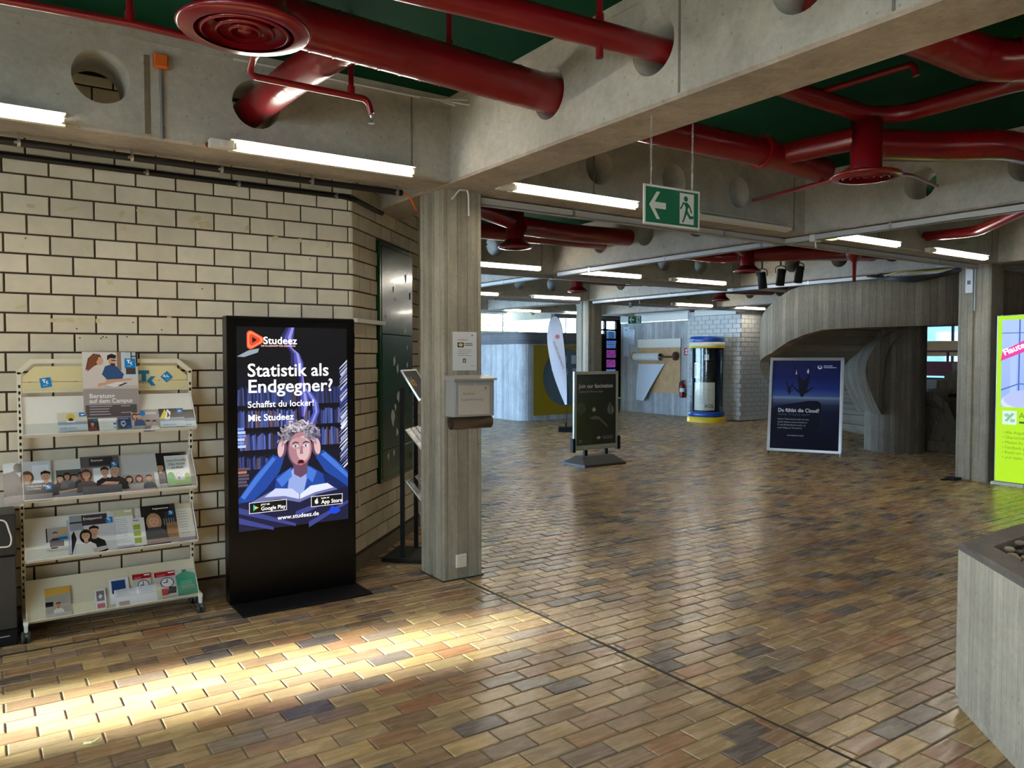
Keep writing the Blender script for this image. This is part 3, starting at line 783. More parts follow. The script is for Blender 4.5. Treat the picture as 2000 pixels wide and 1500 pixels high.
hk = MB(); hk.tube([(2.28, 2.655, 2.925), (2.28, 2.655, 2.985)], .017, 12); props(hk.build('pipe_drain_stub', M_red), 'short red stub under the red pipe before the pale beam', 'pipe fitting')
sp = duct('thin red sprinkler pipe above the brick wall beside the near diffuser', [(-.6, 3.72, 2.99), (.54, 3.60, 2.99), (1.06, 3.62, 2.99), (1.06, 3.70, 2.99), (1.06, 3.76, 2.93), (1.66, 3.76, 2.93), (1.68, 3.76, 2.86)], .0165, .05, False, name='sprinkler_pipe', hang=((.527, 3.60, 2.99), (1.57, 3.76, 2.93)))
sh = MB(); sh.lathe([(.010, 0), (.016, -.005), (.006, -.02), (.006, -.045), (.018, -.05), (.018, -.053)], (1.68, 3.76, 2.862), 14); sh.build('sprinkler_head', M_alu, sp)
# right bay
diffuser('round red air diffuser beyond the hanging exit sign', 4.605, 2.80, 2.725, .200, .094, 3.08, .05)
duct('red spiral duct leaving the pale beam towards the exit sign diffuser', [(2.80, 3.47, 3.0), (3.6, 3.41, 2.975), (4.42, 3.36, 2.965), (5.05, 3.40, 2.95)], .092, .3)
cl = MB(); cl.tube([(4.29, 3.365, 2.968), (4.33, 3.363, 2.967)], .112, 28); props(cl.build('duct_collar', M_red), 'wide red collar ring around the spiral duct', 'duct fitting')
duct('red duct stub between spiral duct and diffuser neck', [(4.50, 3.34, 2.975), (4.59, 2.86, 2.985)], .073, .1, False)
duct('red duct from the exit sign diffuser bending into the right hand beam', [(4.64, 2.80, 2.94), (5.27, 2.70, 3.0), (5.62, 2.47, 3.02), (6.1, 2.45, 3.03), (6.75, 2.28, 3.06)], .10, .3)
duct('red pipe from the pale beam over the exit sign diffuser', [(2.80, 2.62, 3.05), (3.9, 2.79, 3.12), (4.62, 2.80, 3.12), (4.78, 2.66, 3.12), (4.74, 1.95, 3.12), (4.95, 1.72, 3.12), (5.6, 1.70, 3.12)], .054, .12, False, name='red_pipe')
sp2 = duct('thin red sprinkler pipe branching above the exit sign diffuser', [(4.10, 2.79, 3.16), (4.13, 2.25, 3.165), (4.14, 2.24, 3.10)], .0175, .03, False, name='sprinkler_pipe')
duct('thick red duct with pale seam highlights in the top right corner', [(2.80, 1.90, 3.02), (3.5, 1.84, 3.03), (3.98, 1.80, 3.0), (4.2, 1.55, 3.0), (4.3, 1.0, 3.02)], .098, .22)
duct('red duct elbow above the right hand pipe, in the corner', [(4.05, 1.62, 3.04), (3.9, 1.2, 3.04)], .10, .1)
duct('thin red pipe from the far beam hole to the exit sign diffuser', [(5.84, 4.72, 3.03), (4.95, 3.29, 2.84), (4.70, 2.95, 2.83)], .016, .1, False, name='sprinkler_pipe')
duct('thin red pipe from the exit sign diffuser into the right hand beam hole', [(4.75, 2.83, 2.80), (5.4, 2.93, 2.87), (6.7, 3.40, 3.03)], .013, .1, False, name='sprinkler_pipe')
# bays further back
FAR = [(4.62, 6.72, 'behind the front pillar'), (8.50, 6.85, 'above the black spotlights'), (8.62, 10.6, 'by the middle pillar'), (12.35, 10.6, 'in front of the advertising cylinder'), (12.2, 14.5, 'above the white flag')]
for i, (x, y, lab) in enumerate(FAR):
    diffuser('round red air diffuser ' + lab, x, y, 2.74, .17, .095, 3.12)
    duct('red spiral duct running to the beam from the diffuser ' + lab, [(x + .05, y - .02, 2.98), (x + 1.0, y + (.28 if i != 1 else -.5), 3.02), (x + 2.05, y + (.32 if i != 1 else -.62), 3.06)], .10, .4, i < 3)
    duct('red duct on the left of the diffuser ' + lab, [(x - .05, y, 3.02), (x - .8, y - .35, 3.05), (x - 1.75, y - .45, 3.06)], .085, .3, False)
duct('dark red duct stretched across the bay behind the front pillar', [(3.0, 7.1, 2.98), (4.55, 7.2, 2.98), (6.5, 7.5, 3.05)], .09, .3, False)
duct('red duct with shiny seams crossing to the black spotlights', [(7.0, 7.55, 3.05), (8.3, 7.25, 2.97), (8.45, 6.95, 2.96)], .08, .3)
duct('dark red duct on the ceiling behind the black spotlights', [(8.55, 6.8, 2.98), (9.4, 6.1, 3.0), (10.45, 5.9, 3.05)], .10, .3, False)
duct('dark red pipe under the cable tray by the lightbox pillar', [(6.95, 2.55, 2.90), (8.65, 4.0, 2.92), (8.75, 4.6, 2.95)], .055, .2, False, name='red_pipe')
fn = MB(); fn.lathe([(.10, .16), (.085, .10), (.026, .04), (.02, -.20), (.012, -.20)], (9.02, 5.62, 2.74), 20); fn.tube([(9.02, 5.62, 2.9), (9.02, 5.62, ZC)], .09, 16)
props(fn.build('red_funnel_drain', M_red), 'dark red funnel shaped pipe hanging above the stair parapet', 'pipe')

# black conduits along the wall
def conduit(label, pts, r, clamps, rad=.03):
    m = MB(); m.tube(elbow(pts, rad) if len(pts) > 2 else pts, r, 14); o = m.build('black_conduit', M_blackpipe, label=label, cat='pipe')
    for p, up in clamps:
        k = MB(); x, y, z = p
        k.tube([(x - .008, y, z), (x + .008, y, z)], r + .004, 16); k.box(x - .007, x + .007, y - .006, y + .006, z + r, z + r + .022) if up else k.box(x - .007, x + .007, y, y + .04, z - .006, z + .006)
        k.box(x - .022, x - .004, y - r - .012, y - r + .004, z - r * .6, z - r * .6 + .012)
        k.build('clamp', M_alu, o)
    return o
UY, UZ = 4.87, 2.73
conduit('upper black conduit under the beam over the brick wall', [(-.9, UY, UZ), (2.40, UY, UZ)], .021, [((x, UY, UZ), True) for x in (.17, .71, 1.20, 1.76, 2.36)])
conduit('lower black conduit on the brick wall turning round its corner', [(-.9, 5.315, 2.752), (2.16, 5.315, 2.752), (2.25, 5.335, 2.742), (2.55, 5.61, 2.735), (2.62, 5.67, 2.735)], .018, [((x, 5.315, 2.752), False) for x in (.86, 1.42, 2.10)])
cbx = MB()
for q in (0, .012): cbx.tube(elbow([(2.40, UY + q, UZ), (2.46, UY + q, UZ - .01), (2.50, UY + .02 + q, UZ - .06), (2.54, UY + .05 + q, UZ - .10)], .02), .004, 8)
props(cbx.build('orange_cable', M_orange), 'thin orange cables drooping from the conduit end beside the pillar', 'cable')

# orange box with its conduit on the beam
t = thing('junction_box', 'orange square junction box on the beam above the brick wall', 'junction box', (.815, 4.577, 3.175))
b = MB(); b.box(-.036, .036, -.035, 0, -.02, .055); b.build('box_body', M_orange, t, bevel=.006)
b = MB(); b.box(-.030, .030, -.040, -.035, -.014, .049); b.build('box_lid', M_orange, t, bevel=.002)
b = MB(); b.tube([(0, -.012, -.02), (.004, -.012, -.393)], .009, 10); b.build('conduit', M_grey, t)
b = MB()
for q in ((-.03, -.2), (.02, -.2)): pass
wt = MB(); wt.box(.735, .765, 4.5785, 4.5795, 2.80, 3.22); props(wt.build('mortar_repair_strip', M_plinth, kind='structure'))
b = MB(); b.lathe([(.014, 0), (.017, -.012), (.010, -.02)], (1.055, 4.57, 2.785), 14, axis='y'); props(b.build('red_plug', M_red), 'small red plug left of the lamp end box', 'plug')
# loose cable ends where beam meets beam
b = MB()
for e in ((2.60, 4.33, 3.255), (2.60, 4.30, 3.215), (2.54, 4.38, 3.22)): b.tube(elbow([(2.36, 4.565, 3.30), (2.48, 4.50, 3.28), e], .05), .005, 8)
b.tube([(1.2, 4.57, 3.292), (2.38, 4.568, 3.297)], .007, 8)
props(b.build('loose_cable_ends', M_paper), 'frayed pale cable ends in the corner where the two beams meet', 'cable')
b = MB(); b.tube(elbow([(2.72, 4.74, 2.70), (2.76, 4.70, 2.765), (2.82, 4.71, 2.77)], .02), .006, 8); b.tube(elbow([(2.83, 4.71, 2.772), (2.845, 4.72, 2.74), (2.86, 4.74, 2.60)], .02), .006, 8)
props(b.build('cut_cable', M_paper), 'pale cut cable hanging at the top of the front pillar', 'cable')

# ------------------------------------------------------------------ EXIT SIGNS
def runner(pic, x, y, h, col, sx=.66):
    """running figure in a doorway"""
    P = lambda pts: pic.poly([(x + a * h * sx, y + b * h) for a, b in pts], col)
    pic.ell(x + .40 * h * sx, y + .86 * h, .10 * h, .10 * h, col)
    P([(.22, .72), (.52, .74), (.60, .66), (.52, .42), (.36, .40), (.38, .56)])         # trunk
    P([(.50, .74), (.72, .62), (.88, .40), (.80, .36), (.66, .54), (.50, .62)])         # front arm
    P([(.30, .72), (.08, .50), (.02, .54), (.20, .76)]); P([(.02, .58), (-.04, .50), (.04, .46), (.10, .52)])
    P([(.36, .46), (.52, .44), (.74, .26), (.98, .28), (.98, .18), (.68, .15), (.50, .30)])   # rear leg
    P([(.36, .46), (.50, .36), (.30, .10), (.20, .0), (.10, .02), (.24, .18)])
def exit_sign(label, M, w, h, chain_top, flip=False):
    t = thing('exit_sign', label, 'sign', M=M, group='green exit signs')
    pc = Pic(w, h, S(226, 228, 222), th=.008, back=S(200, 202, 198)); m = w * .028; G = S(14, 104, 72); Wt = S(222, 224, 216)
    pc.rect(m, m, w - m, h - m, G)
    ax, ay, s = w * .09, h * .5, h * .40                            # arrow to the left
    pc.poly([(ax, ay), (ax + s * .62, ay + s * .86), (ax + s * .92, ay + s * .86), (ax + s * .46, ay + s * .2), (ax + s * 1.42, ay + s * .2), (ax + s * 1.42, ay - s * .2), (ax + s * .46, ay - s * .2), (ax + s * .92, ay - s * .86), (ax + s * .62, ay - s * .86)], Wt)
    dx = w * .63; pc.rect(dx, h * .11, dx + w * .26, h * .90, Wt); runner(pc, dx + w * .015, h * .14, h * .72, G)
    pc.build('sign_panel', M_print, t, Matrix.Identity(4))
    for u in (.13, .87):
        top = chain_top - (M @ Vector((0, h, 0))).z
        k = MB(); n = max(4, int(top / .019))
        for i in range(n):
            z = h + top * (i + .5) / n; l = top / n * .66; r = .0045
            ring = [(u * w + (r * math.cos(a) if i % 2 else 0), z + l * math.sin(a), (0 if i % 2 else r * math.cos(a)) - .004) for a in (2 * PI * q / 10 for q in range(11))]
            k.tube(ring, .0013, 6, cap=False)
        k.build('hanging_chain', M_steel, t, kind='stuff')
        e = MB(); e.tube([(u * w, h - .012, -.009), (u * w, h - .012, .002)], .004, 8); e.build('eyelet', M_steel, t)
    return t
E1 = Vector((2.658, 2.762, 2.248)); E1r = Vector((3.034, 2.748, 2.258)) - E1; w1 = E1r.length
r1 = Vector((E1r.x, E1r.y, 0)).normalized()
exit_sign('large green exit sign with white arrow hanging on two chains from the beam', frame(E1, r1, (0, 0, 1)), w1, .194, ZB)
r2 = Vector((.826, -.50, 0)).normalized()
exit_sign('small green exit sign far off beside the dark entrance door', frame((9.63, 10.40, 2.195), (.196, -.14, 0), (0, 0, 1)), .242, .152, ZC)

# ------------------------------------------------------------------ DIGITAL TOTEM
KX0, KX1, KY, KZ = 1.262, 2.118, 5.05, 1.862
t = thing('digital_totem', 'tall black advertising totem with a lit screen beside the brochure rack', 'advertising screen', (KX0, KY, 0))
KW = KX1 - KX0
b = MB(); b.box(0, KW, 0, .105, .012, KZ); b.build('housing', M_black, t, bevel=.006)
b = MB(); b.box(.012, KW + .012, -.262, .13, 0, .013); b.build('base_plate', M_blackm, t, bevel=.004)
b = MB()
b.box(.0, .012, -.004, 0, .03, KZ - .01); b.box(KW - .012, KW, -.004, 0, .03, KZ - .01); b.box(.012, KW - .012, -.004, 0, KZ - .022, KZ - .01)
b.build('bezel', M_black, t)
b = MB(); b.box(KW, KW + .014, .02, .07, 1.66, 1.76); b.build('side_speaker', M_blackm, t, bevel=.003)
SW, SH = .740, 1.315
def lerp(a, b, q): return tuple(a[i] * (1 - q) + b[i] * q for i in range(4))
pc = Pic(SW, SH, S(4, 5, 14), th=.002, back=S(2, 2, 3))
rk = random.Random(5)
U = lambda u: u * SW
V = lambda v: SH * (1 - v)
pc.rect(0, V(.40), SW, V(.18), S(10, 12, 34), S(4, 5, 14)); pc.rect(0, V(1), SW, V(.40), S(14, 16, 40))
def shelf_books(v0, v1, u0, u1, base, bright):
    u = u0
    while u < u1:
        w = rk.uniform(.010, .026); q = rk.random() * bright
        c = lerp(S(12, 16, 50), S(110, 130, 220), q) if rk.random() < .8 else lerp(S(20, 16, 24), S(140, 110, 120), q)
        lean = rk.uniform(-.006, .006)
        pc.poly([(U(u), V(v1)), (U(u + w * .9), V(v1)), (U(u + w * .9 + lean), V(v0 + rk.random() * .02)), (U(u + lean), V(v0 + rk.random() * .02))], c)
        u += w
shelf_books(.29, .385, .0, .62, 0, .35); shelf_books(.29, .385, .66, .92, 0, .25)
pc.rect(0, V(.405), SW, V(.385), S(5, 6, 18))
shelf_books(.405, .50, .0, .64, 0, .8); shelf_books(.405, .49, .68, .93, 0, .6)
pc.rect(0, V(.515), SW, V(.495), S(5, 6, 16))
shelf_books(.52, .61, .02, .36, 0, .75); shelf_books(.505, .60, .68, .93, 0, .6)
pc.rect(0, V(.625), SW, V(.605), S(6, 7, 20)); pc.rect(0, V(.80), SW, V(.625), S(12, 14, 36))
shelf_books(.63, .70, .0, .3, 0, .4)
for q in range(30):                                                  # fanned pages at the right edge
    v = .17 + q * .0185; c = lerp(S(50, 66, 150), S(236, 240, 255), rk.random())
    pc.poly([(U(.90 + rk.random() * .05), V(v + .045)), (U(1), V(v + .004)), (U(1), V(v - .008)), (U(.93), V(v + .032))], c)
for q in range(6):                                                   # books piled at the left
    pc.rect(0, V(.505 + q * .017), U(.05 + rk.random() * .02), V(.492 + q * .017), S(120, 150, 235) if q % 2 == 0 else S(190, 206, 250))
    pc.rect(0, V(.70 + q * .016), U(.06 + rk.random() * .05), V(.688 + q * .016), S(190, 120, 90) if q == 1 else S(90, 80, 100))
smoke = [(.47, 0), (.44, .05), (.455, .10), (.51, .13), (.53, .18), (.56, .25), (.57, .32), (.585, .38), (.565, .45)]
for off, wd, col in ((.0, .055, S(40, 40, 96)), (.012, .034, S(84, 82, 168)), (.02, .014, S(150, 150, 225))):
    for i in range(len(smoke) - 1):
        (a, v0), (c, v1) = smoke[i], smoke[i + 1]
        w0, w1_ = wd * (.7 + .5 * math.sin(i * 2.1)), wd * (.7 + .5 * math.sin(i * 2.1 + 2.1))
        pc.poly([(U(a + off - w0), V(v0)), (U(c + off - w1_), V(v1)), (U(c + off + w1_), V(v1)), (U(a + off + w0), V(v0))], col)
smoke2 = [(.55, .28), (.63, .33), (.69, .38), (.70, .43), (.66, .48), (.645, .52)]
for i in range(len(smoke2) - 1):
    (a, v0), (c, v1) = smoke2[i], smoke2[i + 1]
    pc.poly([(U(a - .03), V(v0)), (U(c - .03), V(v1)), (U(c + .03), V(v1)), (U(a + .03), V(v0))], S(78, 84, 176)); pc.poly([(U(a - .008), V(v0)), (U(c - .008), V(v1)), (U(c + .012), V(v1)), (U(a + .012), V(v0))], S(140, 146, 224))
# the young man: jacket, shirt, arms, head, hands
JK, JD, JL = S(28, 70, 160), S(12, 34, 92), S(70, 120, 214)
pc.poly([(U(.02), V(.86)), (U(.10), V(.79)), (U(.28), V(.745)), (U(.46), V(.725)), (U(.62), V(.725)), (U(.78), V(.75)), (U(.98), V(.78)), (U(1), V(.86))], JD)
pc.poly([(U(.30), V(.85)), (U(.33), V(.745)), (U(.46), V(.705)), (U(.64), V(.705)), (U(.76), V(.75)), (U(.79), V(.85))], JK)
pc.poly([(U(.42), V(.85)), (U(.45), V(.73)), (U(.50), V(.70)), (U(.60), V(.70)), (U(.61), V(.76)), (U(.57), V(.85))], S(150, 170, 226))
pc.poly([(U(.33), V(.76)), (U(.46), V(.705)), (U(.47), V(.75)), (U(.38), V(.80))], JL); pc.poly([(U(.61), V(.70)), (U(.70), V(.735)), (U(.66), V(.79)), (U(.60), V(.76))], JL)
pc.poly([(U(0), V(.84)), (U(.13), V(.74)), (U(.30), V(.635)), (U(.40), V(.655)), (U(.36), V(.72)), (U(.24), V(.80)), (U(.10), V(.865)), (U(0), V(.87))], JK)
pc.poly([(U(.02), V(.83)), (U(.15), V(.735)), (U(.30), V(.645)), (U(.33), V(.655)), (U(.18), V(.755)), (U(.05), V(.845))], JL)
pc.poly([(U(.69), V(.66)), (U(.76), V(.625)), (U(.88), V(.68)), (U(1), V(.75)), (U(1), V(.83)), (U(.90), V(.785)), (U(.78), V(.74))], JK)
pc.poly([(U(.74), V(.65)), (U(.78), V(.637)), (U(.90), V(.70)), (U(1), V(.762)), (U(1), V(.785)), (U(.88), V(.725))], JL)
SK, SKD, SKL = S(176, 128, 138), S(104, 70, 96), S(222, 184, 186)
pc.poly([(U(.49), V(.74)), (U(.48), V(.67)), (U(.62), V(.67)), (U(.61), V(.74)), (U(.55), V(.76))], SKD)
for hx, sg in ((.385, 1), (.695, -1)):
    pc.ell(U(hx), V(.608), .030, .062, SKD, 18, sg * -.12); pc.ell(U(hx - sg * .012), V(.606), .022, .055, SKL, 18, sg * -.12)
    for q in range(4): pc.ell(U(hx + sg * (.012 + .012 * q)), V(.572 - .004 * q), .0085, .034, lerp(SK, SKL, q / 4), 12, sg * (-.35 - .12 * q))
pc.ell(U(.543), V(.615), .084, .118, SKD, 32); pc.ell(U(.548), V(.612), .078, .112, SK, 32); pc.ell(U(.575), V(.612), .046, .085, SKL, 28)
pc.ell(U(.535), V(.585), .060, .040, lerp(SK, SKL, .4), 24)
for ex in (.505, .600):
    pc.ell(U(ex), V(.598), .0175, .0085, S(240, 240, 246), 16); pc.ell(U(ex), V(.598), .0075, .0080, S(30, 40, 70), 12); pc.ell(U(ex + .003), V(.596), .002, .002, S(255, 255, 255), 8)
    pc.poly([(U(ex - .03), V(.583)), (U(ex), V(.574)), (U(ex + .03), V(.581)), (U(ex + .028), V(.587)), (U(ex), V(.581)), (U(ex - .028), V(.589))], S(66, 48, 60))
pc.poly([(U(.552), V(.60)), (U(.540), V(.645)), (U(.575), V(.648)), (U(.568), V(.60))], lerp(SK, SKD, .35)); pc.ell(U(.557), V(.645), .016, .008, SKL, 14)
pc.ell(U(.553), V(.683), .025, .020, S(150, 66, 86), 20); pc.ell(U(.553), V(.680), .018, .012, S(40, 12, 24), 18); pc.ell(U(.553), V(.692), .014, .007, S(206, 100, 120), 14)
for q in range(190):                                                 # tousled curls
    a = rk.uniform(-.25, PI + .25); rr = rk.uniform(.35, 1.0)
    cx, cy = .535 + .195 * rr * math.cos(a), .548 - .082 * rr * math.sin(a)
    if cy > .565 and .40 < cx < .66: cy = .555
    tone = lerp(S(60, 52, 80), S(226, 216, 222), rk.random() ** 1.1 * (.35 + .65 * max(0, math.sin(a))))
    pc.ell(U(cx), V(cy), rk.uniform(.012, .022), rk.uniform(.005, .009), tone, 9, rk.random() * PI)
# the open book and the dark table
pc.poly([(U(0), V(.86)), (U(.28), V(.85)), (U(1), V(.83)), (U(1), V(1)), (U(0), V(1))], S(22, 24, 60))
for (a, v0, c, v1) in ((0, .88, .5, .99), (.0, .93, .3, .995), (.5, .93, .95, .86), (.62, .99, 1, .90)):
    pc.poly([(U(a), V(v0)), (U(c), V(v1)), (U(c), V(v1 + .015)), (U(a), V(v0 + .03))], S(60, 68, 140))
pc.poly([(U(.10), V(.862)), (U(.28), V(.815)), (U(.46), V(.822)), (U(.54), V(.853)), (U(.66), V(.815)), (U(.82), V(.81)), (U(.90), V(.838)), (U(.70), V(.853)), (U(.535), V(.885)), (U(.36), V(.858))], S(110, 116, 170))
pc.poly([(U(.22), V(.842)), (U(.32), V(.803)), (U(.47), V(.812)), (U(.535), V(.845)), (U(.53), V(.868)), (U(.40), V(.845))], S(206, 212, 244))
pc.poly([(U(.54), V(.845)), (U(.64), V(.806)), (U(.80), V(.80)), (U(.86), V(.826)), (U(.68), V(.842)), (U(.54), V(.868))], S(226, 230, 252))
pc.poly([(U(.80), V(.96)), (U(.84), V(.92)), (U(.93), V(.95)), (U(.88), V(.965))], S(20, 70, 220))
pc.poly([(U(0), V(.145)), (U(.10), V(.115)), (U(.19), V(.105)), (U(.18), V(.125)), (U(.06), V(.148))], S(150, 165, 175))
# logo: rounded orange triangle with a dark play mark
for k_, (rr, col) in enumerate(((.060, S(255, 92, 44)), (.052, S(255, 138, 96)), (.038, S(230, 74, 40)))):
    cxx, cyy = U(.145), V(.064)
    pts = []
    for a0 in (0, 2 * PI / 3, 4 * PI / 3):
        px_, py_ = cxx + rr * .72 * math.cos(a0), cyy + rr * .72 * math.sin(a0)
        pts += [(px_ + rr * .38 * math.cos(a0 + d), py_ + rr * .38 * math.sin(a0 + d)) for d in (-1.0, -.5, 0, .5, 1.0)]
    pc.poly(pts, col)
pc.poly([(U(.132), V(.049)), (U(.132), V(.079)), (U(.172), V(.064))], S(30, 8, 10))
for u0, u1, v0, v1 in ((.088, .420, .862, .917), (.642, .944, .862, .917)):
    pc.rect(U(u0), V(v1), U(u1), V(v0), S(238, 238, 242)); pc.rect(U(u0) + .004, V(v1) + .004, U(u1) - .004, V(v0) - .004, S(4, 4, 6))
gx, gy = U(.125), V(.8895)
pc.poly([(gx, gy + .022), (gx + .022, gy), (gx, gy)], S(60, 200, 230)); pc.poly([(gx, gy), (gx + .022, gy), (gx, gy - .022)], S(80, 220, 120)); pc.poly([(gx + .013, gy + .010), (gx + .034, gy), (gx + .013, gy - .010)], S(250, 200, 60))
ax_, ay_ = U(.695), V(.8915)
pc.ell(ax_, ay_, .0135, .0155, S(236, 236, 240), 18); pc.ell(ax_ + .012, ay_ + .003, .005, .006, S(4, 4, 6), 10); pc.ell(ax_ + .003, ay_ + .020, .003, .007, S(236, 236, 240), 10, -.5)
pcM = frame((.060, -.0045, .4785), (1, 0, 0), (0, 0, 1))
scr = pc.build('screen', M_screen, t, pcM, top=.005)
def kt(s, size, u, v, bold=0.004, m=M_scrwhite, sx=1.0, align='LEFT', sp=1.0, nm='lettering'):
    return text(s, size, U(u), V(v), m, scr, nm, z=.0062, bold=bold, align=align, sx=sx, sp=sp)
kt('Studeez', .066, .225, .083, .012, sx=1.06); kt('DIE KI-LERNAPP FÜR DEINE UNI', .0145, .205, .0965, .01, mat('lit_pink_lettering', S(240, 190, 190), emit=SCREEN_E), sx=1.1)
kt('Statistik als', .119, .085, .243, .010, sx=1.02); kt('Endgegner?', .119, .085, .322, .010, sx=1.06)
kt('Schaffst du locker!', .058, .085, .395, .006, sx=1.02); kt('Mit Studeez', .060, .085, .4615, .012, sx=1.04)
kt('JETZT BEI', .0135, .190, .8805, .01); kt('Google Play', .034, .190, .9055, .008, sx=.98)
kt('Laden im', .0155, .738, .8795, .01); kt('App Store', .037, .738, .9055, .008, sx=.98)
kt('www.studeez.de', .040, .525, .962, .006, align='CENTER', sx=1.05)

# ------------------------------------------------------------------ BROCHURE RACK
RX0, RX1 = .160, 1.085
t = thing('brochure_rack', 'white metal brochure rack on castors with four sloping shelves and a cream header', 'display rack', (0, 0, 0))
for x in (RX0, RX1):
    b = MB(); b.box(x - .012, x + .012, 5.262, 5.292, .115, 1.515)
    b.build('upright', M_cream, t, bevel=.003)
    s = MB()
    for q in range(34):
        z = .20 + q * .037
        s.box(x - .0055, x + .0055, 5.2605, 5.2625, z, z + .018)
        s.box(*((x - .0127, x - .0117) if x > .5 else (x + .0117, x + .0127)), 5.272, 5.282, z, z + .018)
    s.build('slot_row', M_black, t, kind='stuff')
    f = MB(); f.box(x - .012, x + .012, 5.04, 5.285, .098, .122); f.box(x - .010, x + .010, 5.045, 5.07, .060, .098); f.build('foot', M_white, t, bevel=.003)
    for y in (5.055, 5.27):
        c = thing('caster', None, None); c.parent = t; c.location = (x, y, 0)
        w = MB()
        for d in (-.013, .013): w.lathe([(.024, -.010), (.033, -.007), (.033, .007), (.024, .010)], (d, 0, .033), 20, axis='x')
        w.build('wheel', M_darkgrey, c)
        h = MB(); h.tube([(0, 0, .03), (0, 0, .075)], .008, 10); h.tube(arc((0, 0), .001, 0, 1, 2, .05), .004, 6); h.box(-.006, .006, -.03, .024, .042, .056); h.build('fork', M_grey, c)
# top hoop
hoop = [(RX0, 1.50), (RX0, 1.512), (.222, 1.574), (1.010, 1.574), (RX1, 1.512), (RX1, 1.50)]
b = MB()
ho = [(RX0 - .014, 1.50), (RX0 - .014, 1.518), (.216, 1.588), (1.016, 1.588), (RX1 + .014, 1.518), (RX1 + .014, 1.50)]
hi = [(RX0 + .014, 1.50), (RX0 + .014, 1.506), (.228, 1.562), (1.004, 1.562), (RX1 - .014, 1.506), (RX1 - .014, 1.50)]
for i in range(5):
    b.prism([ho[i], ho[i + 1], hi[i + 1], hi[i]], (0, 5.262, 0), (1, 0, 0), (0, 0, 1), (0, 1, 0), .03)
b.build('top_hoop', M_cream, t, weld=True)
b = MB(); b.prism([(.178, 1.455), (.178, 1.485), (.236, 1.545), (.995, 1.545), (1.067, 1.485), (1.067, 1.455)], (0, 5.268, 0), (1, 0, 0), (0, 0, 1), (0, 1, 0), .012); b.build('header_board', M_yellowed, t)
b = MB(); b.box(.172, 1.072, 5.266, 5.28, 1.402, 1.452); b.build('header_board', M_yellowed, t)
b = MB(); b.box(.172, 1.072, 5.25, 5.27, 1.392, 1.402); b.build('header_rail', M_cream, t)
hd = thing('header_lettering', None, None); hd.parent = t
tk = MB(); ty = 5.2645
def tkmark(mb, x, z, s, y, mi=0):
    mb.face([(x, y, z + s), (x + s * .62, y, z + s), (x + s * .62, y, z + s * .78), (x + s * .44, y, z + s * .78), (x + s * .44, y, z + s * .3), (x + s * .18, y, z + s * .3), (x + s * .18, y, z + s * .78), (x, y, z + s * .78)], mi)
    mb.face([(x + s * .50, y, z + s * .36), (x + s * .72, y, z + s * .62), (x + s * 1.0, y, z + s * .62), (x + s * .76, y, z + s * .36), (x + s * 1.0, y, z + s * .02), (x + s * .72, y, z + s * .02)], mi)
tkmark(tk, .785, 1.418, .098, ty); tk.build('logo_letters', M_tkblue, hd)
text('nkenkasse', .034, 0, 0, M_tkblue, hd, M=frame((.722, ty, 1.437), (1, 0, 0), (0, 0, 1)), bold=.008)
SH4 = [((5.08, 1.155), (5.25, 1.371)), ((5.08, .788), (5.25, .995)), ((5.08, .448), (5.25, .663)), ((5.08, .105), (5.25, .303))]
SHM = []
for (y0, z0), (y1, z1) in SH4:
    u = Vector((0, y1 - y0, z1 - z0)); Ls = u.length; u.normalize(); n = Vector((1, 0, 0)).cross(u)
    M = frame((0, y0, z0), (1, 0, 0), u); SHM.append((M, Ls))
    b = MB(); b.box(RX0 + .006, RX1 - .006, 0, Ls, -.006, -.002, M=M); b.box(RX0 + .006, RX1 - .006, -.006, 0, -.006, .022, M=M)
    for x in (RX0 + .002, RX1 - .006): b.prism([(0, -.012), (0, .02), (Ls, .02), (Ls, -.012)], M @ Vector((x, 0, 0)), u, n, (1, 0, 0), .004)
    sh = b.build('shelf', M_white if z0 > .3 else M_cream, t, bevel=.0015)
    a = MB(); a.box(RX0 + .012, RX1 - .012, .004, .062, .030, .033, M=M @ Matrix.Rotation(.28, 4, 'X')); a.build('acrylic_lip', M_clear, sh)

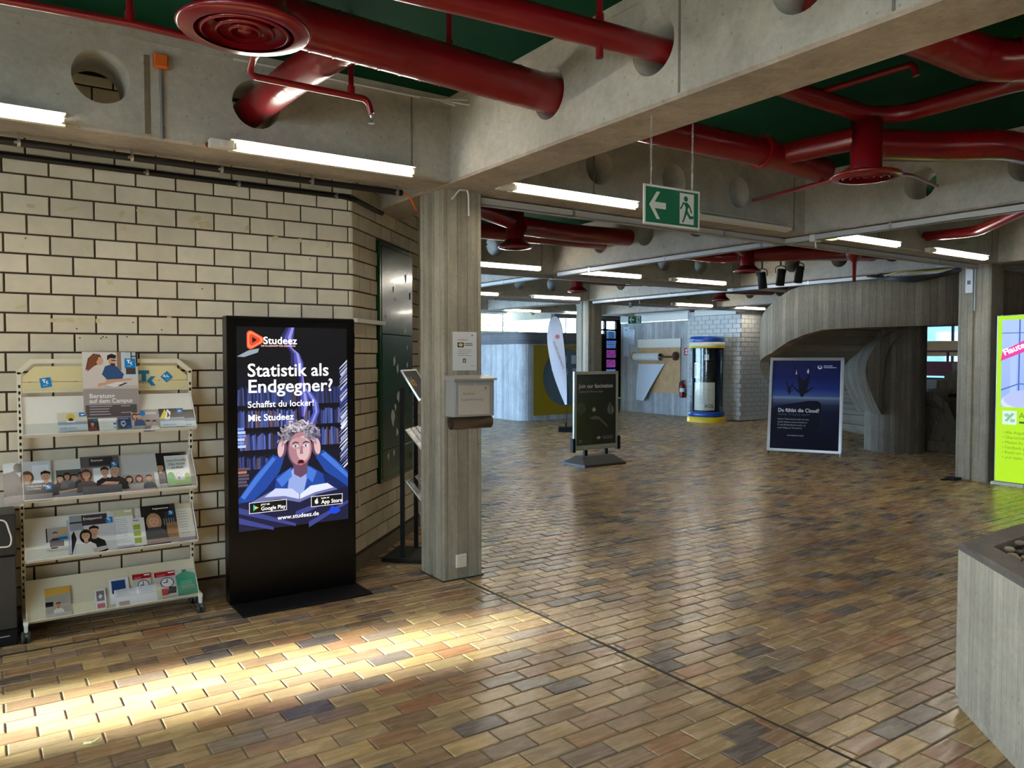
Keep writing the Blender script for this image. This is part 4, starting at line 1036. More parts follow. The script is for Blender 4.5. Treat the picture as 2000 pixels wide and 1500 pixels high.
TKB = S(0, 120, 190)
def tkbadge(pc, x, y, s, rot=0.0):
    c, sn = math.cos(rot), math.sin(rot); R = lambda px, py: (x + px * c - py * sn, y + px * sn + py * c)
    pc.poly([R(0, 0), R(s, 0), R(s, s), R(0, s)], S(0, 128, 200))
    Wt = S(240, 244, 248); a = s * .55; ox, oy = s * .2, s * .33
    pc.poly([R(ox + px * a, oy + py * a) for px, py in ((0, 1), (.62, 1), (.62, .78), (.44, .78), (.44, .3), (.18, .3), (.18, .78), (0, .78))], Wt)
    pc.poly([R(ox + px * a, oy + py * a) for px, py in ((.5, .36), (.72, .62), (1, .62), (.76, .36), (1, .02), (.72, .02))], Wt)
    pc.poly([R(s * .2, s * .24), R(s * .62, s * .24), R(s * .62, s * .2), R(s * .2, s * .2)], Wt)
def bust(pc, x, y, s, skin, hair, top, long=False, turn=0.0):
    """small printed head and shoulders; (x, y) = chin"""
    pc.poly([(x - .9 * s, y - 1.5 * s), (x - .75 * s, y - .55 * s), (x - .25 * s, y - .2 * s), (x + .25 * s, y - .2 * s), (x + .75 * s, y - .55 * s), (x + .95 * s, y - 1.5 * s)], top)
    if long: pc.ell(x - turn * .1 * s, y + .35 * s, .50 * s, .72 * s, hair, 18)
    pc.poly([(x - .16 * s, y - .3 * s), (x - .16 * s, y + .1 * s), (x + .16 * s, y + .1 * s), (x + .16 * s, y - .3 * s)], lerp(skin, S(60, 40, 34), .3))
    pc.ell(x, y + .42 * s, .34 * s, .46 * s, skin, 18)
    pc.poly([(x - .37 * s, y + .5 * s), (x - .34 * s, y + .85 * s), (x, y + 1.0 * s), (x + .36 * s, y + .82 * s), (x + .37 * s, y + .52 * s), (x + .2 * s, y + .68 * s), (x - .2 * s, y + .70 * s)], hair)
    for e in (-.13, .13): pc.ell(x + (e + turn * .08) * s, y + .46 * s, .04 * s, .025 * s, S(40, 28, 24), 8)
    pc.poly([(x + (-.12 + turn * .08) * s, y + .20 * s), (x + (.12 + turn * .08) * s, y + .20 * s), (x + turn * .08 * s, y + .14 * s)], S(150, 70, 66))
SKN = S(206, 160, 132); DK = S(34, 28, 26); BRN = S(92, 58, 38)
def leaflet(name, label, k, x0, x1, v0, v1, draw, lift=.004, tilt=0.0, cat='brochure', group=None, col=S(226, 224, 218), rot=0.0):
    M, Ls = SHM[k]; w, h = x1 - x0, (v1 - v0) * Ls
    pc = Pic(w, h, col, th=.003); draw(pc, w, h)
    Mx = M @ Matrix.Translation((x0, v0 * Ls, lift)) @ Matrix.Rotation(tilt, 4, 'X') @ Matrix.Rotation(rot, 4, 'Z')
    o = pc.build(name, M_printg, None, Mx, top=.0012); props(o, label, cat, group)
    return o, w, h
def title(o, s, size, x, y, m=M_whitep, bold=.012, **kw): return text(s, size, x, y, m, o, z=.0022, bold=bold, **kw)

# big poster on the top shelf
pw, ph_ = .298, .405
pc = Pic(pw, ph_, S(160, 148, 146), th=.002)
pc.rect(0, ph_ * .44, pw, ph_, S(206, 198, 190), S(220, 214, 206)); pc.rect(pw * .62, ph_ * .72, pw * .70, ph_, S(150, 120, 100)); pc.rect(pw * .70, ph_ * .60, pw, ph_, S(196, 206, 212)); pc.rect(pw * .88, ph_ * .78, pw * .90, ph_, S(40, 40, 44)); pc.rect(pw * .97, ph_ * .78, pw, ph_, S(40, 40, 44)); pc.rect(pw * .88, ph_ * .93, pw, ph_ * .945, S(40, 40, 44))
pc.rect(pw * .78, ph_ * .66, pw * .96, ph_ * .76, S(70, 60, 56)); pc.rect(0, ph_ * .44, pw, ph_ * .49, S(190, 182, 178))
pc.poly([(pw * .0, ph_ * .45), (pw * .02, ph_ * .70), (pw * .14, ph_ * .765), (pw * .28, ph_ * .77), (pw * .40, ph_ * .66), (pw * .50, ph_ * .545), (pw * .36, ph_ * .47)], S(214, 202, 194))
pc.poly([(pw * .05, ph_ * .72), (pw * .10, ph_ * .90), (pw * .20, ph_ * .975), (pw * .32, ph_ * .96), (pw * .36, ph_ * .89), (pw * .30, ph_ * .82), (pw * .22, ph_ * .79)], S(110, 66, 42)); pc.ell(pw * .31, ph_ * .86, pw * .065, ph_ * .062, SKN, 20)
pc.poly([(pw * .08, ph_ * .70), (pw * .14, ph_ * .92), (pw * .24, ph_ * .965), (pw * .29, ph_ * .90), (pw * .20, ph_ * .78)], S(124, 74, 46))
pc.poly([(pw * .34, ph_ * .66), (pw * .40, ph_ * .78), (pw * .50, ph_ * .81), (pw * .60, ph_ * .79), (pw * .74, ph_ * .66), (pw * .70, ph_ * .58), (pw * .45, ph_ * .56)], S(52, 84, 130))
pc.ell(pw * .53, ph_ * .86, pw * .062, ph_ * .068, SKN, 20); pc.poly([(pw * .44, ph_ * .87), (pw * .45, ph_ * .95), (pw * .53, ph_ * .975), (pw * .61, ph_ * .95), (pw * .60, ph_ * .90), (pw * .50, ph_ * .91)], DK); pc.poly([(pw * .50, ph_ * .83), (pw * .60, ph_ * .82), (pw * .57, ph_ * .785), (pw * .51, ph_ * .79)], S(60, 44, 38)); pc.rect(pw * .52, ph_ * .865, pw * .61, ph_ * .880, S(50, 40, 40))
for a, b_ in (((.26, .52), (.70, .585)), ((.40, .58), (.88, .60))):
    pc.poly([(pw * a[0], ph_ * a[1]), (pw * b_[0], ph_ * b_[1]), (pw * b_[0], ph_ * (b_[1] - .03)), (pw * a[0], ph_ * (a[1] - .05))], SKN)
pc.poly([(pw * .40, ph_ * .50), (pw * .62, ph_ * .545), (pw * .80, ph_ * .525), (pw * .56, ph_ * .465)], S(226, 222, 216)); pc.poly([(pw * .62, ph_ * .49), (pw * .76, ph_ * .535), (pw * .80, ph_ * .525), (pw * .66, ph_ * .478)], S(60, 60, 64))
pc.rect(pw * .03, ph_ * .02, pw * .95, ph_ * .20, S(86, 78, 78))
pc.lines(pw * .10, ph_ * .175, pw * .42, 4, ph_ * .04, ph_ * .010, S(196, 190, 188)); pc.lines(pw * .66, ph_ * .175, pw * .2, 2, ph_ * .10, ph_ * .010, S(190, 186, 184))
tkbadge(pc, pw * .76, ph_ * .755, pw * .2)
pm_ = frame((.474, 5.142, 1.236), Vector((1, 0, -.012)), (0, .085, .36))
po = pc.build('poster', M_print, None, pm_, top=.0015); props(po, 'grey counselling poster of two people leaning on the top rack shelf', 'poster')
title(po, 'Beratung', .037, pw * .10, ph_ * .305, bold=.02); title(po, 'auf dem Campus', .037, pw * .10, ph_ * .23, bold=.02, sx=.92)
for (x, z, s, r, lab) in ((.268, 1.418, .056, .16, 'tilted blue letter sticker at the left end of the cream header'), (.946, 1.438, .052, .75, 'blue sticker turned on its corner at the right end of the header')):
    p = Pic(s, s, TKB, th=.0004); tkbadge(p, 0, 0, s); props(p.build('sticker', M_print, None, frame((x, 5.2625, z), (math.cos(r), 0, math.sin(r)), (-math.sin(r), 0, math.cos(r))), top=.0004), lab, 'sticker')

def d_exam(pc, w, h, hue=0):
    pc.rect(0, h * .38, w, h, S(206, 200, 176) if hue == 0 else S(34, 34, 38)); pc.rect(0, h * .30, w, h * .5, S(150, 168, 188)); pc.rect(0, 0, w, h * .32, S(214, 222, 230))
    if hue == 0:
        pc.ell(w * .45, h * .72, w * .14, h * .22, S(200, 176, 70), 16); pc.ell(w * .45, h * .58, w * .08, h * .10, S(40, 34, 30), 12); pc.rect(w * .30, h * .45, w * .58, h * .52, S(226, 226, 230))
    elif hue == 1:
        pc.poly([(0, h * .45), (w * .25, h * .98), (w * .42, h * .5)], S(226, 206, 70)); pc.poly([(w * .2, h * .4), (w * .35, h * .98), (w * .48, h * .8), (w * .40, h * .4)], S(240, 240, 236)); pc.poly([(w * .30, h * .5), (w * .36, h * .85), (w * .42, h * .6)], S(20, 20, 22))
    if w > .09:
        pc.rect(w * .74, h * .74, w * .98, h * .96, TKB); pc.rect(w * .80, h * .82, w * .9, h * .88, S(236, 240, 244)) 
    for q in range(3): pc.rect(w * .06, h * (.04 + .0 * q), w * .7, h * .06, S(170, 186, 206))
o, w, h = leaflet('brochure', 'postcard with a yellow picture and pale blue foot left of the counselling poster', 0, .338, .487, .07, .53, lambda p, w, h: d_exam(p, w, h, 0), .012)
title(o, 'EXAM LEADER', .013, .008, .010, M_tkblue)
def d_dark(p, w, h): p.rect(0, 0, w, h, S(70, 60, 62)); bust(p, w * .45, h * .42, h * .34, SKN, BRN, S(120, 70, 66)); p.rect(w * .55, h * .78, w * .95, h * .93, TKB)
leaflet('brochure', 'small dark brown card with a face below the counselling poster', 0, .488, .541, .05, .33, d_dark, .014)
def d_white(p, w, h): p.lines(w * .1, h * .8, w * .45, 5, h * .13, h * .03, S(190, 196, 200)); p.rect(w * .8, h * .45, w * .97, h * .6, TKB); p.rect(w * .8, h * .15, w * .97, h * .25, S(150, 170, 200))
leaflet('brochure', 'blank looking white card under the middle of the counselling poster', 0, .546, .640, .03, .34, d_white, .014, col=S(232, 232, 226))
def d_navy(p, w, h): p.rect(0, 0, w, h, S(46, 62, 96)); p.poly([(w * .2, h * .65), (w * .5, h * .75), (w * .6, h * .4), (w * .38, h * .12), (w * .18, h * .35)], S(200, 208, 220)); p.rect(w * .28, h * .38, w * .5, h * .55, S(46, 62, 96)); p.rect(w * .1, h * .85, w * .85, h * .92, S(150, 160, 180)); p.rect(w * .62, h * .1, w * .92, h * .22, TKB)
leaflet('brochure', 'navy blue card with a pale shield beside the white card', 0, .648, .716, .05, .34, d_navy, .015)
def d_grey(p, w, h):
    p.rect(0, 0, w, h, S(168, 156, 154)); bust(p, w * .12, h * .55, h * .26, SKN, BRN, S(210, 200, 200), True); bust(p, w * .26, h * .55, h * .26, SKN, BRN, S(60, 84, 120))
    p.ell(w * .40, h * .80, w * .10, h * .13, TKB, 16); p.rect(w * .50, h * .74, w * .88, h * .88, S(206, 200, 198)); bust(p, w * .55, h * .2, h * .25, SKN, DK, S(120, 120, 130)); bust(p, w * .78, h * .2, h * .22, SKN, DK, S(230, 226, 224))
leaflet('brochure', 'grey brown flyer with faces and a blue dot right of the navy card', 0, .722, .880, .03, .53, d_grey, .012)
o, w, h = leaflet('brochure', 'black, white and yellow postcard near the right end of the top shelf', 0, .876, 1.018, .04, .53, lambda p, w, h: d_exam(p, w, h, 1), .016)
title(o, 'EXAM LESSON', .012, .012, .009, M_tkblue)
o, w, h = leaflet('brochure', 'narrow black and white postcard at the right edge of the top shelf', 0, 1.018, 1.080, .04, .50, lambda p, w, h: d_exam(p, w, h, 2), .010)
title(o, 'EXAM', .012, .004, .009, M_tkblue)

# second shelf: magazines
def d_people(p, w, h):
    p.rect(0, 0, w, h, S(150, 138, 136)); p.rect(0, h * .45, w, h, S(196, 202, 206)); p.rect(w * .55, h * .5, w * .95, h * .9, S(222, 228, 232)); p.rect(w * .28, h * .3, w * .33, h, S(110, 108, 110))
    p.poly([(0, 0), (0, h * .75), (w * .14, h * .80), (w * .30, h * .55), (w * .36, h * .2), (w * .30, 0)], S(26, 24, 28)); p.ell(w * .22, h * .86, w * .11, h * .12, S(32, 26, 26)); 
    bust(p, w * .42, h * .50, h * .25, SKN, BRN, S(40, 34, 38), True); bust(p, w * .86, h * .50, h * .25, SKN, DK, S(30, 36, 52))
    p.rect(0, 0, w, h * .18, S(140, 128, 128)); p.rect(w * .36, h * .20, w * .86, h * .44, S(62, 56, 58)); tkbadge(p, w * .84, h * .26, w * .15)
for q in range(3):
    o, w, h = leaflet('magazine', ('front magazine of a fanned trio hanging over the left edge of the second shelf', 'middle magazine of the fanned trio on the second shelf', 'rear magazine of the fanned trio on the second shelf')[q], 1, .098 - .013 * q, .304 - .013 * q, -.03, .965, d_people, .012 - .0038 * q, group='fanned magazines')
    if q == 0: title(o, 'Welcome to', .019, w * .39, h * .35); title(o, 'Germany', .019, w * .39, h * .28)
def d_group(p, w, h):
    p.rect(0, 0, w, h, S(120, 112, 108)); p.rect(0, h * .7, w, h, S(90, 96, 92))
    for q in range(4): bust(p, w * (.12 + .24 * q), h * (.62 + .05 * (q % 2)), h * .22, lerp(SKN, BRN, .2 * q), DK, (S(58, 52, 54), S(100, 96, 98), S(70, 80, 92), S(46, 44, 48))[q], q == 1)
    p.rect(0, 0, w, h * .20, S(150, 150, 156)); p.poly([(0, h * .25), (w, h * .36), (w, h * .30), (0, h * .19)], SKN); tkbadge(p, w * .8, h * .22, w * .2)
leaflet('magazine', 'landscape photo magazine with a row of people, second shelf', 1, .328, .478, -.02, .70, d_group, .010)
def d_exm(p, w, h):
    p.rect(0, 0, w, h, S(150, 142, 140)); p.rect(w * .3, h * .28, w * .75, h * .68, S(226, 230, 232)); p.rect(w * .0, h * .70, w, h, S(96, 90, 90))
    bust(p, w * .12, h * .42, h * .24, SKN, BRN, S(90, 80, 80), True); bust(p, w * .60, h * .46, h * .24, SKN, DK, S(34, 32, 36)); bust(p, w * .86, h * .48, h * .28, SKN, DK, S(40, 36, 38))
    p.poly([(w * .45, h * .22), (w * .6, h * .30), (w * .95, h * .26), (w * .9, h * .2)], SKN); p.rect(0, 0, w, h * .20, S(110, 106, 112)); p.rect(w * .22, h * .74, w * .84, h * .96, S(50, 46, 48)); tkbadge(p, w * .78, h * .68, w * .17)
o, w, h = leaflet('magazine', 'dark magazine with a black title box in the middle of the second shelf', 1, .455, .660, .02, .985, d_exm, .016)
title(o, 'Examen', .020, w * .27, h * .86)
def d_pale(p, w, h):
    p.rect(0, 0, w, h, S(206, 204, 200)); p.rect(w * .10, 0, w * .90, h * .48, S(150, 138, 140))
    for q in range(3): bust(p, w * (.25 + .25 * q), h * .28, h * .16, SKN, DK if q != 1 else BRN, S(190, 180, 180) if q < 2 else S(70, 74, 86), q < 2)
    p.rect(w * .1, 0, w * .9, h * .08, S(196, 170, 168))
leaflet('magazine', 'pale grey booklet with a strip photo of three students', 1, .650, .868, -.02, .985, d_pale, .009)
def d_dk(p, w, h): p.rect(0, 0, w, h, S(40, 36, 38)); p.rect(w * .3, h * .72, w * .95, h * .95, S(24, 22, 24)); bust(p, w * .16, h * .5, h * .22, SKN, DK, S(60, 56, 60)); p.rect(0, 0, w, h * .15, S(190, 186, 184))
leaflet('magazine', 'dark magazine behind the white novel at the right end of the second shelf', 1, .852, 1.052, .0, .98, d_dk, .008)
def d_book(p, w, h):
    p.rect(0, 0, w, h, S(226, 232, 226)); p.rect(0, 0, w, h * .18, S(150, 180, 96)); p.ell(w * .18, h * .28, w * .17, h * .18, S(92, 176, 92), 14); p.ell(w * .86, h * .26, w * .12, h * .14, S(150, 190, 90), 12)
    p.poly([(w * .3, h * .22), (w * .5, h * .46), (w * .72, h * .22)], S(196, 204, 200)); p.poly([(w * .36, h * .22), (w * .5, h * .42), (w * .66, h * .22)], S(236, 238, 234)); p.rect(w * .45, h * .2, w * .56, h * .3, S(150, 160, 160))
o, w, h = leaflet('book', 'white novel with a green garden cover at the right end of the second shelf', 1, .912, 1.050, .04, .86, d_book, .020, cat='book')
for i, s_ in enumerate(('Lina Donella', 'Das Hotel', 'im Park')): title(o, s_, .024, w * .5, h * (.80 - .125 * i), M_ink, .004, align='CENTER', sx=.95)

# third shelf
def d_small(p, w, h): p.rect(0, h * .35, w, h, S(168, 162, 160)); bust(p, w * .42, h * .58, h * .24, SKN, BRN, S(60, 56, 60)); p.rect(w * .6, h * .7, w * .98, h * .98, S(196, 170, 120)); p.rect(w * .15, h * .12, w * .8, h * .40, S(120, 112, 112)); p.rect(w * .55, h * .42, w * .98, h * .55, TKB); p.rect(0, h * .35, w * .05, h, S(30, 28, 28)); p.rect(w * .2, h * .04, w * .5, h * .1, S(40, 40, 44))
leaflet('brochure', 'small booklet with a man\'s face at the left of the third shelf', 2, .271, .380, .20, .70, d_small, .010)
def d_rolls(p, w, h): p.rect(0, 0, w * .2, h, S(180, 196, 220)); p.rect(w * .4, 0, w * .5, h, S(190, 200, 216))
leaflet('brochure', 'stack of white folders behind the relaxed couple magazine', 2, .378, .440, .06, .86, d_rolls, .007)
def d_relax(p, w, h):
    p.rect(0, 0, w, h, S(206, 208, 210)); p.rect(0, h * .62, w * .3, h, S(150, 154, 160)); p.rect(0, h * .80, w * .3, h * .84, S(50, 50, 54)); p.rect(w * .27, h * .72, w * .84, h * .99, S(62, 56, 58))
    p.poly([(0, 0), (w * .02, h * .5), (w * .08, h * .62), (w * .13, h * .4)], S(40, 36, 36)); bust(p, w * .52, h * .44, h * .27, SKN, DK, S(26, 26, 28)); p.poly([(w * .40, 0), (w * .45, h * .30), (w * .60, h * .36), (w * .74, h * .28), (w * .76, 0)], S(26, 26, 28))
    bust(p, w * .33, h * .36, h * .25, SKN, DK, S(222, 220, 216), True); p.poly([(w * .1, 0), (w * .18, h * .22), (w * .34, h * .2), (w * .56, h * .08), (w * .56, 0)], S(224, 222, 220)); p.poly([(w * .45, h * .12), (w * .8, h * .16), (w * .8, h * .08), (w * .5, 0)], S(190, 184, 180)); tkbadge(p, w * .80, h * .73, w * .16)
o, w, h = leaflet('magazine', 'black and white magazine of a couple with a dark title box', 2, .392, .628, -.005, .93, d_relax, .014)
title(o, 'Entspannt!', .024, w * .30, h * .86)
def d_list(p, w, h): p.rect(0, h * .82, w, h, S(196, 198, 160)); p.rect(w * .62, h * .92, w * .95, h * .97, S(236, 236, 230)); p.lines(w * .12, h * .74, w * .7, 13, h * .05, h * .010, S(160, 164, 170)); p.rect(w * .1, 0, w, h * .05, S(186, 168, 190))
leaflet('brochure', 'tall white leaflet of close printed lines under a green band', 2, .612, .730, .04, .975, d_list, .012, col=S(232, 234, 236))
def d_green(p, w, h): 
    for y in (.58, .35, .10): p.rect(w * .05, h * y, w * .62, h * (y + .18), S(150, 176, 60))
    p.lines(w * .1, h * .9, w * .5, 1, 1, h * .03, S(90, 90, 90))
leaflet('brochure', 'slim white leaflet with green squares on the third shelf', 2, .722, .790, .04, .72, d_green, .014)
def d_woman(p, w, h):
    p.rect(0, 0, w, h, S(36, 34, 36)); p.rect(w * .68, 0, w, h * .5, S(150, 112, 74)); p.rect(w * .66, h * .5, w, h, S(52, 50, 54))
    for q in range(5): p.rect(w * (.62 + .07 * q), h * .45, w * (.65 + .07 * q), h * .62, S(120, 130, 140))
    bust(p, w * .34, h * .44, h * .33, SKN, S(176, 140, 100), S(54, 54, 60), True); p.poly([(0, 0), (w * .02, h * .3), (w * .2, h * .42), (w * .5, h * .42), (w * .66, h * .28), (w * .66, 0)], S(66, 66, 72)); p.rect(0, 0, w, h * .12, S(170, 150, 142)); p.rect(w * .3, h * .80, w * .84, h * .97, S(22, 20, 22)); tkbadge(p, w * .78, h * .70, w * .15)
o, w, h = leaflet('magazine', 'dark magazine with a smiling fair haired woman on the third shelf', 2, .776, .975, .04, 1.0, d_woman, .013)
title(o, 'Regenerieren', .017, w * .34, h * .88)
def d_leaf(p, w, h): p.rect(0, 0, w, h, S(214, 210, 196)); p.rect(0, h * .86, w, h, S(190, 180, 150)); p.lines(w * .18, h * .78, w * .6, 9, h * .07, h * .012, S(150, 150, 150)); p.rect(0, 0, w, h * .1, S(160, 140, 160))
leaflet('brochure', 'pale beige leaflet at the right end of the third shelf', 2, .968, 1.074, .02, .99, d_leaf, .008)

# bottom shelf
def d_yel(p, w, h):
    p.rect(0, 0, w, h, S(172, 166, 156)); p.poly([(0, h * .70), (w, h * .78), (w, h), (0, h * .98)], S(214, 166, 70)); p.lines(w * .05, h * .66, w * .9, 6, h * .06, h * .006, S(140, 134, 126)); p.rect(0, h * .36, w * .3, h * .52, S(40, 36, 36)); bust(p, w * .50, h * .32, h * .17, S(196, 120, 90), S(90, 54, 34), S(230, 226, 222)); p.rect(0, 0, w, h * .12, S(190, 186, 184))
leaflet('brochure', 'booklet with an ochre top and a bearded man, bottom shelf', 3, .259, .387, .02, .72, d_yel, .010)
def d_tall(p, w, h): p.rect(w * .16, h * .42, w * .86, h * .9, S(120, 116, 124)); p.poly([(w * .3, h * .62), (w * .5, h * .76), (w * .72, h * .66), (w * .5, h * .52)], S(226, 226, 230)); p.rect(w * .16, h * .08, w * .86, h * .30, S(196, 96, 106))
leaflet('brochure', 'slim white leaflet with a grey and pink print, bottom shelf', 3, .509, .568, .01, .52, d_tall, .012, col=S(232, 232, 234))
def d_blueq(p, w, h): p.rect(w * .14, h * .50, w * .84, h * .92, S(28, 66, 124)); p.rect(w * .14, h * .40, w * .84, h * .52, S(40, 36, 40)); p.rect(w * .56, h * .42, w * .84, h * .55, S(196, 200, 206))
leaflet('brochure', 'white leaflet with a dark blue square on the bottom shelf', 3, .588, .696, .10, .72, d_blueq, .010, col=S(232, 232, 234))
def d_clock(p, w, h, red=True):
    p.rect(0, 0, w, h, S(196, 192, 190)); p.rect(0, h * .80, w, h, S(176, 24, 40)); p.rect(w * .64, h * .91, w * .94, h * .96, S(236, 226, 226)); p.lines(w * .1, h * .87, w * .45, 2, h * .04, h * .010, S(226, 180, 180))
    p.ell(w * .55, h * .55, w * .31, h * .20, S(40, 38, 40), 28); p.ell(w * .55, h * .55, w * .27, h * .175, S(226, 226, 226), 28); p.rect(w * .53, h * .55, w * .57, h * .70, S(20, 20, 22)); p.rect(w * .38, h * .54, w * .55, h * .565, S(20, 20, 22))
    p.rect(w * .25, h * .06, w * .55, h * .32, S(180, 40, 50)); p.poly([(w * .5, h * .1), (w * .6, h * .38), (w * .95, h * .34), (w * .9, h * .1)], S(30, 28, 30))
leaflet('brochure', 'red topped leaflet with a clock, left of its twin on the bottom shelf', 3, .720, .824, .10, .76, d_clock, .007)
leaflet('brochure', 'red topped leaflet with a clock beside the green pack', 3, .842, .966, .07, .72, d_clock, .011)
def d_card(p, w, h): 
    for q in range(2): p.rect(w * (.02 + .5 * q), h * .55, w * (.47 + .5 * q), h * .97, S(206, 210, 216)); p.lines(w * (.06 + .5 * q), h * .9, w * .3, 4, h * .08, h * .02, S(166, 172, 182))
    p.rect(w * .08, h * .04, w * .3, h * .28, S(186, 160, 150)); p.rect(w * .9, 0, w, h, S(206, 206, 176))
leaflet('brochure', 'wide white pack of cards lying in front of the bottom shelf leaflets', 3, .612, .868, .0, .42, d_card, .017, col=S(234, 234, 236))
def d_pack(p, w, h):
    p.poly([(0, 0), (0, h * .78), (w * .2, h * .84), (w * .4, h * .92), (w * .56, h * .92), (w * .95, h * .82), (w, h * .7), (w, 0)], S(62, 150, 120)); p.rect(w * .36, h * .90, w * .56, h * .98, S(40, 110, 90)); p.lines(w * .2, h * .5, w * .6, 3, h * .08, h * .03, S(110, 186, 160)); p.rect(w * .25, h * .22, w * .92, h * .36, S(130, 150, 120))
leaflet('brochure', 'bottle shaped green printed pack at the right end of the bottom shelf', 3, .962, 1.078, .04, .71, d_pack, .013, col=S(206, 206, 196))

# dark appliance left of the rack
t = thing('waste_bin', 'dark grey waste machine cut by the frame beside the brochure rack', 'bin', (-.46, 5.03, 0))
b = MB(); b.box(0, .580, .03, .29, .0, .09, 0); b.build('base', M_blackm, t, bevel=.004)
b = MB(); b.box(0, .580, .02, .29, .095, .50); b.build('lower_door', mat('anthracite_plastic', S(46, 46, 45), .42), t, bevel=.006)
b = MB(); b.box(0, .585, .015, .29, .505, .735); b.build('head', mat('charcoal_plastic', S(36, 36, 37), .4), t, bevel=.010)
b = MB(); rp_ = elbow([(.18, .014, .58), (.556, .014, .555), (.585 - .022, .014, .60), (.535, .014, .708), (.18, .014, .712)], .03, 5); b.tube(rp_, .0045, 8); b.build('white_outline', M_white, t)
b = MB(); b.box(.42, .545, .012, .02, .058, .062); b.build('kick_strip', M_silver, t)

# ------------------------------------------------------------------ ON THE FRONT PILLAR
CY = 4.7695
t = thing('letter_box', 'silver letter box with newspaper roll holder on the front pillar', 'letter box', (2.68, CY, 1.11))
b = MB(); b.box(0, .329, -.128, -.002, .070, .325); b.build('box_body', M_silver, t, bevel=.003)
b = MB(); b.prism([(-.002, .36), (-.002, .325), (-.150, .325), (-.155, .338)], (-.012, 0, 0), (0, 1, 0), (0, 0, 1), (1, 0, 0), .353); b.build('lid', M_silver, t, bevel=.002)
b = MB(); b.box(.008, .321, -.134, -.128, .078, .316); b.build('front_door', M_silver, t, bevel=.002)
k = MB(); k.lathe([(.001, -.016), (.007, -.014), (.008, 0)], (.165, -.134, .300), 16, axis='y', cap=False); k.build('lock', M_alu, t)
k = MB(); k.ball((.332, -.10, .19), .005, 6); k.build('hinge_pin', M_alu, t)
b = MB(); b.lathe([(.046, 0), (.046, .325), (.041, .325), (.041, 0)], (.002, -.075, .026), 24, axis='x', cap=False); b.build('newspaper_roll', mat('bronze_grey_metal', S(120, 104, 88), .4, metal=.5), t)
pc = Pic(.255, .205, S(206, 196, 180), th=.0006); pc.poly([(.215, .185), (.225, .195), (.232, .178), (.224, .174)], S(120, 120, 122)); pc.rect(.205, .168, .235, .171, S(150, 146, 140)); pc.rect(.21, .02, .228, .022, S(150, 146, 140))
p = pc.build('label_sheet', M_print, t, frame((.030, -.1348, .086), (1, 0, 0), (0, 0, 1)), top=.0004)
text('Abteilung', .025, .033, .140, M_inkg, p, z=.0012); text('Studienfinanzierung', .0245, .022, .098, M_inkg, p, z=.0012, sx=.94)
pc = Pic(.200, .276, S(222, 222, 220), th=.0006); pc.rect(.040, .165, .092, .200, S(60, 40, 34)); pc.ell(.066, .183, .018, .012, S(206, 196, 150), 14); pc.poly([(.155, .245), (.160, .258), (.172, .252)], S(60, 64, 74))
pc.lines(.098, .19, .07, 2, .012, .005, S(60, 60, 64), .1); pc.lines(.042, .145, .12, 2, .014, .003, S(140, 140, 144), .2); pc.lines(.042, .118, .12, 2, .013, .003, S(140, 140, 144), .3); pc.rect(.084, .055, .110, .085, S(90, 88, 88)); pc.ell(.097, .068, .006, .010, S(206, 206, 204), 10); pc.lines(.15, .03, .03, 1, .01, .003, S(140, 140, 144))
n = pc.build('notice_sheet', M_print, None, frame((2.741, CY - .0015, 1.503), (1, 0, .0), (0, 0, 1)), top=.0006); props(n, 'white notice sheet pinned to the front pillar above the letter box', 'notice')
text('Aushängekasten', .0145, .040, .215, mat('red_ink', S(170, 60, 60), .6), n, z=.0012, bold=.01, sx=.9)
t = thing('wall_socket', 'white socket plate low on the front pillar', 'socket', (2.760, CY, .088))
b = MB(); b.box(0, .086, -.018, 0, 0, .095); b.build('plate', M_white, t, bevel=.005)
b = MB(); b.box(.014, .072, -.022, -.018, .016, .080); b.build('hinged_cover', M_cream, t, bevel=.003)
b = MB(); b.box(.012, .074, -.023, -.018, .003, .012); b.build('lower_rim', M_white, t)

# ------------------------------------------------------------------ ON THE ANGLED WALL
MCW = Matrix.Translation(CH0) @ Matrix.Rotation(PI / 4, 4, 'Z')
t = thing('metal_cabinet', 'glossy dark green metal cabinet doors set into the angled brick wall', 'cabinet', M=MCW @ Matrix.Translation((.512, 0, .582)))
W_, H_ = .822, 1.942
b = MB()
b.box(0, .03, -.022, .01, 0, H_); b.box(W_ - .03, W_, -.022, .01, 0, H_); b.box(.03, W_ - .03, -.022, .01, 0, .03); b.box(.03, W_ - .03, -.022, .01, H_ - .03, H_); b.build('frame', M_greendoor, t)
def stick(o, spots):
    rs = random.Random(9)
    for (x, z, s) in spots:
        m = MB()
        pts = [(x + s * (.6 + .6 * rs.random()) * math.cos(a) * .7, -.0262, z + s * (.5 + .8 * rs.random()) * math.sin(a)) for a in (2 * PI * q / 9 for q in range(9))]
        m.face(pts[::-1]); m.build('sticker_scrap', M_sticker, o)
for z0, z1, sp_ in ((1.205, H_ - .034, [(.62, 1.70, .05), (.30, 1.58, .03), (.34, 1.50, .025), (.46, 1.33, .03), (.12, 1.34, .025), (.60, 1.26, .05)]), (.262, 1.198, [(.32, .98, .05), (.40, .92, .04), (.42, .68, .06), (.34, .60, .035), (.28, .52, .07), (.38, .38, .04), (.66, 1.10, .02), (.66, .95, .03)]), (.034, .255, [(.30, .21, .035), (.16, .20, .03)])):
    d = MB(); d.box(.034, W_ - .034, -.026, -.004, z0, z1); o = d.build('door', M_greendoor, t, bevel=.002); stick(o, sp_)
    h = MB(); h.box(W_ - .085, W_ - .065, -.032, -.026, (z0 + z1) / 2 - .03, (z0 + z1) / 2 + .03); h.build('lock_plate', M_greendoor, o)
t = thing('cable_duct', 'short white cable duct on the wall corner behind the black totem', 'cable duct', M=MCW)
